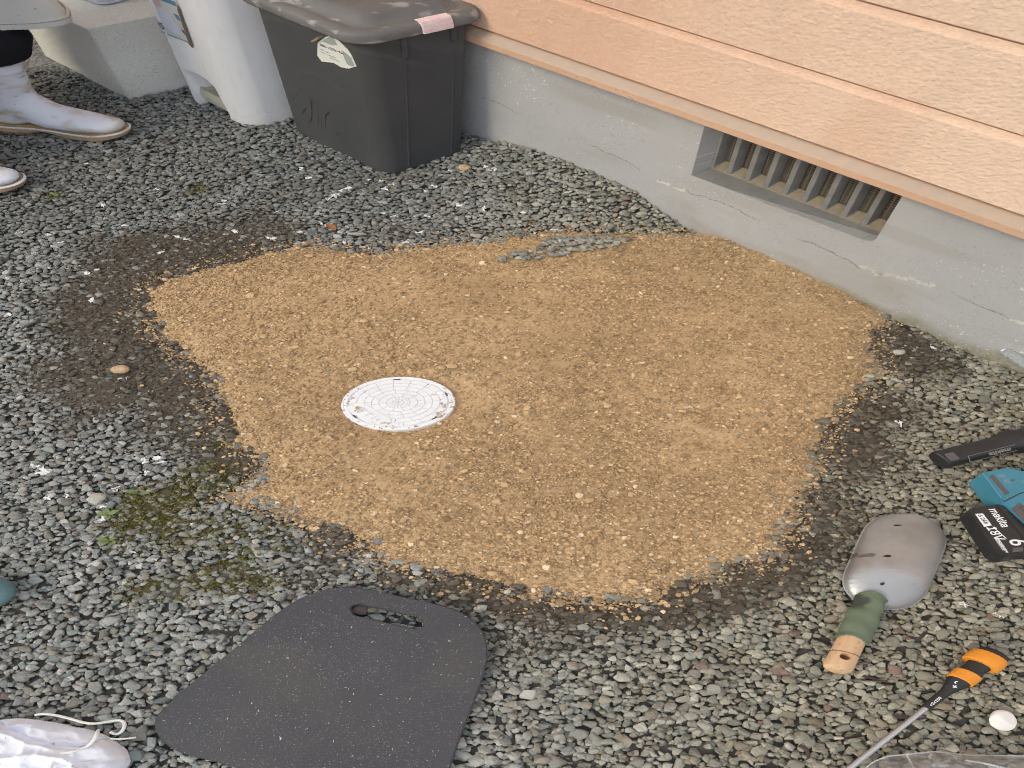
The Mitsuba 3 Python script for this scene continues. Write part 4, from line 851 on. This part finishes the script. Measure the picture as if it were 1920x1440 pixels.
def grip_place(t, ang, r=.0212):
    nrm = gs * math.sin(ang) * 1.0 + gu * math.cos(ang); ey = np.cross(nrm, -ga)
    return lambda m: frame(m, g0 + ga * t + nrm * r, -ga, ey, nrm)
gsn = gs if gs[1] < 0 else -gs
def grip_place(t, ang, r=.0212):
    nrm = gsn * math.sin(ang) + gu * math.cos(ang); ey = np.cross(nrm, -ga)
    return lambda m: frame(m, g0 + ga * t + nrm * r, -ga, ey, nrm)
add('end_cap', grip_place(.021, .25, .0212)(ext(sbox(.001, -.010, .017, .010).buffer(-.003).buffer(.003), .0012)), 'tool_grey', tg, smooth=False)
text_on(tg, 'lettering', 'makita', .0092, grip_place(.108, .80, .0240), 'scuffed_line', .0008)
for u0, u1, v0, v1 in ((-.005, .078, .0115, .0122), (-.005, .078, -.0052, -.0045), (.0772, .078, -.005, .012)):
    add('raised_line', grip_place(.112, .80, .0238)(ext(sbox(u0, v0, u1, v1), .0007)), 'scuffed_line', tg, smooth=False)
pt = thing('power_tool', 'blue-green and black cordless power tool with a black battery lying on the gravel', 'power tool')
def slab(pts, z0, z1, r=.0025):
    p = Polygon(pts).buffer(-r).buffer(r)
    return cat(moved(ext(p.buffer(-r), .0015), (0, 0, z1 - .0015 + .0001)), moved(ext(p.buffer(-r * .35), .001), (0, 0, z1 - .0025)), moved(ext(p, z1 - .0025 - z0), (0, 0, z0)))
add('housing', slab([(.830, -.248), (.871, -.234), (.893, -.245), (.96, -.235), (1.06, -.27), (1.06, -.42), (.872, -.42), (.8455, -.336), (.840, -.325), (.840, -.314)], .012, .070), 'teal_plastic', pt, smooth=30)
add('rail', moved(ext(Polygon([(.838, -.259), (.8445, -.254), (.8545, -.304), (.848, -.310)]), .0012), (0, 0, .0697)), 'tool_grey', pt, smooth=False)
add('rail_lip', tube([(.8315, -.2505, .071), (.841, -.3185, .071)], .0022, 6), 'teal_plastic', pt)
add('seam', tube([(.842, -.326, .0702), (.87, -.304, .0702), (.90, -.292, .0702)], .0011, 5), 'tool_black', pt)
add('badge', moved(ext(Polygon([(.847, -.345), (.861, -.330), (.874, -.352), (.874, -.41), (.862, -.405)]), .0014), (0, 0, .0702)), 'tool_grey', pt, smooth=False)
flat = lambda x, y, z, d: (lambda m: frame(m, (x, y, z), np.array([d[0], d[1], 0]), np.array([-d[1], d[0], 0]), (0, 0, 1)))
text_on(pt, 'lettering', 'LXT', .0075, flat(.8575, -.340, .0716, (.25, -.968)), 'print_dark', .0005)
bt = add('battery', slab([(.795, -.345), (.7995, -.337), (.836, -.329), (.8455, -.3325), (.868, -.40), (.868, -.446), (.842, -.449), (.820, -.456), (.811, -.4515), (.807, -.445)], .014, .060, .004), 'tool_black', pt, smooth=30)
labels[bt] = {'label': 'black battery pack with white lettering and a handwritten 6'}
add('battery_step', slab([(.832, -.3305), (.8435, -.3335), (.864, -.40), (.864, -.44), (.852, -.44)], .058, .0625, .002), 'tool_black', bt)
dv = np.array([.16, -.987]); dv /= np.linalg.norm(dv)
text_on(bt, 'lettering', 'makita', .0112, flat(.8205, -.3405, .0602, dv), 'print_white', .0004)
qd = [(.7995, -.3535), (.8105, -.3525), (.8155, -.382), (.8045, -.3865)]
add('print', moved(ext(Polygon(qd), .0003), (0, 0, .0602)), 'print_white', bt, smooth=False)
text_on(bt, 'lettering', '6.0Ah', .0062, flat(.8025, -.3555, .0605, dv), 'print_dark', .0004)
text_on(bt, 'lettering', '18V', .0125, flat(.8065, -.3855, .0602, dv), 'print_white', .0004)
add('print', moved(ext(Polygon([(.8105, -.4135), (.8165, -.4115), (.8205, -.4425), (.8145, -.4435)]), .0003), (0, 0, .0602)), 'print_grey', bt, smooth=False)
text_on(bt, 'lettering', 'LITHIUM-ION', .0036, flat(.8120, -.4145, .0605, dv), 'print_white', .0004)
text_on(bt, 'lettering', '6', .021, flat(.827, -.4165, .0602, (.25, -.968)), 'print_white', .0005)
add('print', moved(ext(LineString([(.8165, -.388), (.8265, -.415)]).buffer(.0006), .0004), (0, 0, .0602)), 'print_white', bt, smooth=False)
for k in range(5): add('rib', tube([(.8505 + .0045 * k, -.2530 - .0035 * k + .002, .0702), (.8575 + .0045 * k, -.2830 - .0035 * k, .0702)], .0007, 5), 'teal_plastic', pt)
add('screw', lathe([(-.001, .0032), (.0008, .0032), (.0011, .0026), (.0004, .0014)], (.868, -.270, .0700), (0, 0, 1), 16), 'tool_grey', pt)
add('battery_latch', moved(ext(Polygon([(.826, -.448), (.840, -.446), (.842, -.436), (.829, -.438)]), .0014), (0, 0, .0600)), 'tool_grey', bt, smooth=False)
add('motor_body', chain([((1.04, -.33, .055), (.06, .07, .045)), ((1.16, -.30, .05), (.045, .05, .045)), ((1.30, -.10, .05), (.05, .05, .045))], .02, 6), 'teal_plastic', pt, smooth=True)
ot = thing('second_power_tool', 'dusty blue-green tool end with slots, cut by the left edge of the picture', 'power tool')
add('housing', chain([((-.492, -.531, .022), (.033, .036, .022)), ((-.60, -.53, .024), (.05, .05, .024))], .007, 6), 'old_teal_plastic', ot, smooth=True)
for k in range(3): add('slot', tube([(-.500, -.513 - .010 * k, .0438), (-.478, -.5155 - .010 * k, .0432)], .0014, 6), 'print_dark', ot)
add('screw_hole', lathe([(0, .0045), (.002, .0045)], (-.487, -.5485, .0425), (0, 0, 1), 20), 'print_dark', ot)

# ---------------------------------------------------------------- cloth sack, plastic bag, clear tube
ck = thing('cloth_sack', 'white cloth sack with loose drawstrings lying in the front left corner', 'sack')
out_ = spline([(-.80, -.80), (-.60, -.79), (-.47, -.790), (-.414, -.785), (-.377, -.784), (-.338, -.796), (-.305, -.806), (-.288, -.818), (-.268, -.836), (-.258, -.856), (-.262, -.875), (-.272, -.90), (-.275, -.94), (-.29, -1.0), (-.35, -1.06), (-.50, -1.08), (-.70, -1.06), (-.82, -.98), (-.84, -.87), (-.80, -.80)], 340)[:-1]
out_ = out_ + .006 * (np.stack([n2(out_[:, 0], out_[:, 1], 45, 3, 66), n2(out_[:, 0], out_[:, 1], 45, 3, 67)], 1) - .5)
c0 = np.array([-.50, -.91])
rows = []
for f in np.r_[1.0, .995, np.linspace(.985, .02, 110)]:
    pts = c0 + (out_ - c0) * f
    x, y = pts[:, 0], pts[:, 1]
    dedge = (1 - f) * np.linalg.norm(out_ - c0, axis=1)
    z = .003 + .024 * (1 - np.exp(-dedge / .012)) * (.7 + .6 * n2(x, y, 9, 2, 61))
    rdg = lambda fx, fy, sd_, w: np.exp(-(np.abs(n2(x * fx + .35 * n2(x, y, 12, 2, 5), y * fy, 1, 3, sd_) - .5) / w) ** 1.3)
    z += (.014 * rdg(9, 17, 62, .035) + .008 * rdg(24, 15, 64, .05) + .004 * rdg(48, 60, 65, .06)) * ss(0, .02, dedge) + .003 * (n2(x, y, 55, 3, 63) - .5) * ss(0, .008, dedge)
    lip = np.interp(x, [-.47, -.414, -.40, -.364, -.331, -.307, -.292, -.28], [-.785, -.79, -.801, -.823, -.834, -.836, -.823, -.81])
    z -= .010 * np.exp(-((y - lip + .002) / .004) ** 2) * (x > -.48)
    z += .013 * ss(.0, .010, lip - y) * (x > -.48) * ss(0, .015, dedge)
    lip2 = np.interp(x, [-.34, -.31, -.29, -.265, -.255], [-.91, -.872, -.862, -.860, -.852])
    z -= .008 * np.exp(-((y - lip2) / .004) ** 2) * (x > -.35)
    if f == 1.0: z = z * 0 - .012
    rows.append(np.c_[x, y, z])
add('cloth', loft(rows, False, True), 'white_cloth', ck, smooth=True)
cordz = lambda pts, z: spline([(x, y, z + .006 * (k % 2)) for k, (x, y) in enumerate(pts)], 40)
add('drawstring', tube(cordz([(-.374, -.779), (-.354, -.779), (-.325, -.789), (-.297, -.795), (-.274, -.789), (-.266, -.796), (-.271, -.813), (-.279, -.811)], .020), .0022, 6), 'white_cord', ck, smooth=40)
add('drawstring', tube(cordz([(-.286, -.81), (-.285, -.825), (-.294, -.84), (-.307, -.849), (-.320, -.852), (-.322, -.875), (-.328, -.90)], .050), .0022, 6), 'white_cord', ck, smooth=40)
add('drawstring', tube(cordz([(-.278, -.822), (-.261, -.823), (-.250, -.820)], .022), .0015, 6), 'white_cord', ck, smooth=40)
pb = thing('plastic_bag', 'crumpled clear plastic bag lying in the front right corner of the gravel', 'bag')
bx, by = np.meshgrid(np.linspace(.555, 1.02, 74), np.linspace(-1.06, -.838, 40))
edge_y = np.interp(bx, [.555, .567, .58, .598, .631, .656, .696, .749, .83, 1.02], [-.90, -.880, -.864, -.852, -.847, -.843, -.849, -.851, -.85, -.86])
by2 = np.minimum(by, edge_y)
dl = np.minimum(edge_y - by2, np.minimum((bx - .555) * .7, .08))
rid = np.abs(n2(bx * 1.0, by2, 13, 3, 71) - .5) * 2; rid2 = np.abs(n2(bx, by2 * 1.6, 30, 2, 72) - .5) * 2
bz = .008 + .050 * (1 - np.exp(-np.maximum(dl, 0) / .03)) + .034 * (1 - ss(0, .30, rid)) * ss(0, .02, dl) + .016 * (1 - ss(0, .35, rid2)) * ss(0, .01, dl)
pbm = (np.stack([bx, by2, bz], -1).reshape(-1, 3), grid_faces(*bx.shape))
add('film', pbm, 'milky_film', pb, smooth=18)
bz2 = .010 + .020 * (1 - np.exp(-np.maximum(dl, 0) / .03)) + .012 * n2(bx, by2, 18, 3, 75)
add('lower_film', (np.stack([bx, by2, bz2], -1).reshape(-1, 3), grid_faces(*bx.shape)), 'clear_film', pb, smooth=25)
cf_ = np.random.default_rng(12)
for k in range(11):
    a0 = np.array([cf_.uniform(.58, .80), cf_.uniform(-.93, -.86)]); an2 = cf_.uniform(-.9, .9) + (1.57 if k % 3 == 0 else 0); ln = cf_.uniform(.03, .10)
    q_ = a0 + np.outer(np.linspace(0, ln, 14), [math.cos(an2), math.sin(an2)]) + .004 * np.c_[np.sin(np.linspace(0, 5, 14) + k), np.cos(np.linspace(0, 4, 14))]
    ey_ = np.interp(q_[:, 0], [.555, .567, .58, .598, .631, .656, .696, .749, .83, 1.02], [-.90, -.880, -.864, -.852, -.847, -.843, -.849, -.851, -.85, -.86]); q_ = q_[q_[:, 1] < ey_ - .004]
    if len(q_) < 5: continue
    ii_, jj_ = np.argmin(np.abs(by[:, :1] - q_[:, 1]), axis=0), np.argmin(np.abs(bx[:1].T - q_[:, 0]), axis=0)
    zc_ = np.convolve(np.r_[bz[ii_, jj_][0], bz[ii_, jj_], bz[ii_, jj_][-1]], np.ones(3) / 3, 'valid') + .0022
    add('crease', tube(np.c_[q_, zc_], .0010 + .0009 * np.sin(np.linspace(.2, 2.9, len(q_))), 5), 'crease_film', pb, smooth=50)
hem_ = np.c_[np.linspace(.572, .95, 40), np.interp(np.linspace(.572, .95, 40), [.555, .567, .58, .598, .631, .656, .696, .749, .83, 1.02], [-.90, -.880, -.864, -.852, -.847, -.843, -.849, -.851, -.85, -.86]) - .001, np.full(40, .011) + .004 * np.sin(np.linspace(0, 14, 40))]
add('edge_fold', tube(hem_, .0013, 5), 'crease_film', pb, smooth=50)
tb = thing('clear_tube', 'clear plastic tube lying against the foundation at the right edge', 'tube')
t0, t1 = np.array([.983, .170, .020]), np.array([1.05, .02, .022]); ta_ = t1 - t0; tl_ = np.linalg.norm(ta_)
add('barrel', lathe([(0, .003), (.001, .011)] + [(t, .012 + .0012 * math.sin(t * 500)) for t in np.linspace(.004, tl_, 60)], t0, ta_, 20), 'milky_film', tb, smooth=60)
add('cap', lathe([(-.006, .003), (-.005, .005), (-.001, .0055), (.0, .004)], t0, ta_, 16), 'label_white', tb)

# ---------------------------------------------------------------- small things on the gravel
def pebble(name, label, x, y, L, b, asp=(1, .8, .6), group=None, seed=1, z=None, cat_='pebble', sub=2):
    r = np.random.default_rng(seed); v = np.array(trimesh.creation.icosphere(subdivisions=sub).vertices)
    for _ in range(8):
        k = r.normal(size=3); k /= np.linalg.norm(k); e = v @ k - r.uniform(.66, .9); v = v - np.where(e > 0, e, 0)[:, None] * k
    v = v * (1 + .06 * (meshkit.noise(v * 3 + seed, seed)[:, None] - .5)) * np.array(asp) * L / 2; a = r.uniform(0, 3.1); c, s = np.cos(a), np.sin(a)
    v = np.c_[v[:, 0] * c - v[:, 1] * s, v[:, 0] * s + v[:, 1] * c, v[:, 2]]
    return tag(add(name, (v + [x, y, (top(x, y) if z is None else z) + L * asp[2] * .28], trimesh.creation.icosphere(subdivisions=sub).faces), b, smooth=35), label, cat_, group)
pebble('pebble', 'tan angular pebble on the dark moist gravel left of the soil patch', -.455, .114, .030, 'tan_stone', (1, .95, .75), seed=3, z=.0)
pebble('pebble', 'small tan pebble on the gravel beside the dark bin', .082, 1.028, .030, 'tan_stone', (1, .9, .8), seed=4)
pebble('pebble', 'round pale pebble left of the mossy stones', -.412, -.287, .034, 'pale_stone', (1, .9, .7), seed=5)
pebble('pebble', 'smooth flat white pebble beside the screwdriver', .749, -.787, .040, 'white_stone', (1, .82, .42), seed=6, z=.002)
pebble('pebble', 'pale grey pebble in the dark earth near the house wall', .815, .178, .024, 'pale_stone', (1, .8, .6), seed=8, z=.0)
FLAKE = [(-.18, .902), (-.167, .922), (-.194, .884), (-.158, .937), (-.118, .982), (-.08, .937), (-.067, .961), (-.091, .98), (-.031, .98), (.03, 1.0), (.05, 1.03), (.125, 1.029), (.139, 1.013), (.189, .998), (.005, .922), (.021, .937), (-.243, 1.0), (-.263, 1.06), (-.335, 1.16), (-.4, .855), (-.398, .872), (-.285, .821), (-.194, .752), (-.181, .743), (-.231, .711), (-.284, .685), (-.278, .677), (-.159, .646), (-.052, .793), (-.074, .807), (.011, .787), (.004, .711), (-.001, .706), (.072, .835), (.125, .821), (.12, .807), (.045, .706), (.199, .793), (.285, .872), (.29, .878), (.265, .711), (-.102, .635), (-.091, .63), (-.024, .658), (-.033, .646), (-.014, .664), (-.14, .658), (-.354, .711), (-.462, .685), (-.445, .672), (-.479, .607), (-.58, .521), (-.597, .509), (-.714, .698), (-.718, .607), (-.773, .711), (-.68, .658), (-.574, .738), (-.548, .937), (-.72, 1.086), (-.642, 1.115), (-.638, .849), (-.563, .393), (-.699, .338), (-.449, .095), (-.527, -.188), (-.508, -.203), (-.351, -.164), (-.341, -.175), (-.369, -.172), (-.368, -.241), (-.393, -.252), (-.36, -.203), (-.402, -.3), (-.461, -.271), (-.486, -.279), (-.266, -.35), (-.306, -.438), (-.342, -.418), (-.398, -.336), (.805, -.569), (.726, -.489), (.763, -.545), (.892, .222), (.775, -.057)]
fr_ = np.random.default_rng(5)
BIG = {0: ('largest white paint flake, on the gravel in front of the dark bin', .026), 3: ('second largest white flake, right behind the largest one', .020), 5: ('white flake near the front corner of the dark bin', .020), 12: ('white flake beside the small tan pebble near the wall', .018), 13: ('white flake nearest the foundation beyond the tan pebble', .017), 23: ('white flake touching the upper edge of the brown soil', .015), 36: ('white flake lying alone midway between bin and soil', .015), 40: ('rightmost white flake on the gravel behind the soil', .014), 66: ('broad white flake on the gravel above the moss', .018)}
def flake(x, y, big):
    n = fr_.integers(11, 17); a = np.linspace(0, 6.28, n, endpoint=False) + fr_.uniform(-.2, .2, n); r = big * fr_.uniform(.25, 1.1, n); st = fr_.uniform(.45, .9); an_ = fr_.uniform(0, 3.1)
    px, py = r * np.cos(a), r * np.sin(a) * st
    rx, ry = px * np.cos(an_) - py * np.sin(an_), px * np.sin(an_) + py * np.cos(an_)
    zt = np.array([top(x + p, y + q) for p, q in zip(rx, ry)]); zt = .5 * zt + .5 * zt.mean() + fr_.normal(0, .001, n)
    ring_ = np.c_[rx + x, ry + y, zt]
    return loft([ring_ + [0, 0, .0002], ring_ + [0, 0, .0016]])
for k, (x, y) in enumerate(FLAKE):
    where = 'near the foundation beyond the soil' if y > .55 and x > .15 else 'close in front of the dark bin' if y > .9 and x > -.32 else 'midway between the dark bin and the soil' if y > .72 and x > -.32 else 'along the upper edge of the soil' if y > .55 and x > -.32 else 'left of and behind the soil patch' if y > 0 and x < 0 else 'round the moss' if x < 0 else 'on the right beside the tools'
    key = add('paint_flake', flake(x, y, BIG[k][1] if k in BIG else .0105), 'flake_white', smooth=False)
    if k in BIG: tag(key, BIG[k][0], 'paint flake', f'white paint flakes {where}')
    else: tag(key, f'small white paint flake on the gravel {where}', 'paint flake', f'white paint flakes {where}')
def leaf(o, a, L, w, b, key=None, nm='leaf', rise=.3, curl=.2):
    t = np.linspace(0, 1, 7); c = np.array([np.cos(a), np.sin(a), 0]); s = np.array([-np.sin(a), np.cos(a), 0])
    mid = np.asarray(o) + L * t[:, None] * c + np.array([0, 0, 1]) * (L * rise * np.sin(t * 2.2))[:, None]; ww = w * np.sin(np.pi * np.clip(t * .94 + .03, 0, 1)) ** .8
    V = np.stack([mid + s * ww[:, None] + [0, 0, curl * w], mid, mid - s * ww[:, None] + [0, 0, curl * w]], 1)
    return (V.reshape(-1, 3), grid_faces(7, 3))
SEED = [(-.376, -.391, 'lowest of the pale green seedlings beside the moss', .020), (-.360, -.262, 'largest pale green seedling above the moss', .024), (-.390, -.325, 'pale green seedling at the left edge of the moss', .020), (-.283, -.293, 'tiny pale seedling in the middle of the moss', .016), (-.748, .905, 'grassy green sprig on the gravel near the boot toe', .018), (-.083, .985, 'small green sprig at the foot of the dark bin', .012)]
for x, y, lab_, L in SEED:
    w_ = thing('seedling', lab_, 'plant')
    for k in range(5): 
        a = fr_.uniform(0, 6.28); add('leaf', leaf((x, y, top(x, y) + .001), a, L * fr_.uniform(.5, .9), L * .24, 'leaf_green', rise=fr_.uniform(.2, .6)), 'leaf_green', w_, smooth=60)
    add('stem', tube([(x, y, top(x, y) - .012), (x + .001, y, top(x, y) + .003)], .0011, 5), 'leaf_green', w_)
x, y = -.162, .715; tag(add('dead_leaf', leaf((x, y, top(x, y) + .002), 2.2, .030, .008, None, rise=.3, curl=.6), 'leaf_orange', smooth=60), 'orange dead leaf on the gravel behind the soil patch', 'leaf')
for pts, lab_ in (([(.605, -.700), (.622, -.705), (.636, -.712)], 'short brown twig on the gravel right of the wooden handle'), ([(.508, -.832), (.517, -.845), (.515, -.862), (.521, -.875)], 'thin reddish twig on the gravel near the screwdriver tip'), ([(.632, -.775), (.652, -.783), (.668, -.780)], 'dark scrap of bark beside the screwdriver shaft')):
    p = spline([(a, b, top(a, b) + .003) for a, b in pts], 12); tag(add('twig', tube(p, np.linspace(.0034, .0012, 12), 6), 'bark', smooth=50), lab_, 'twig')
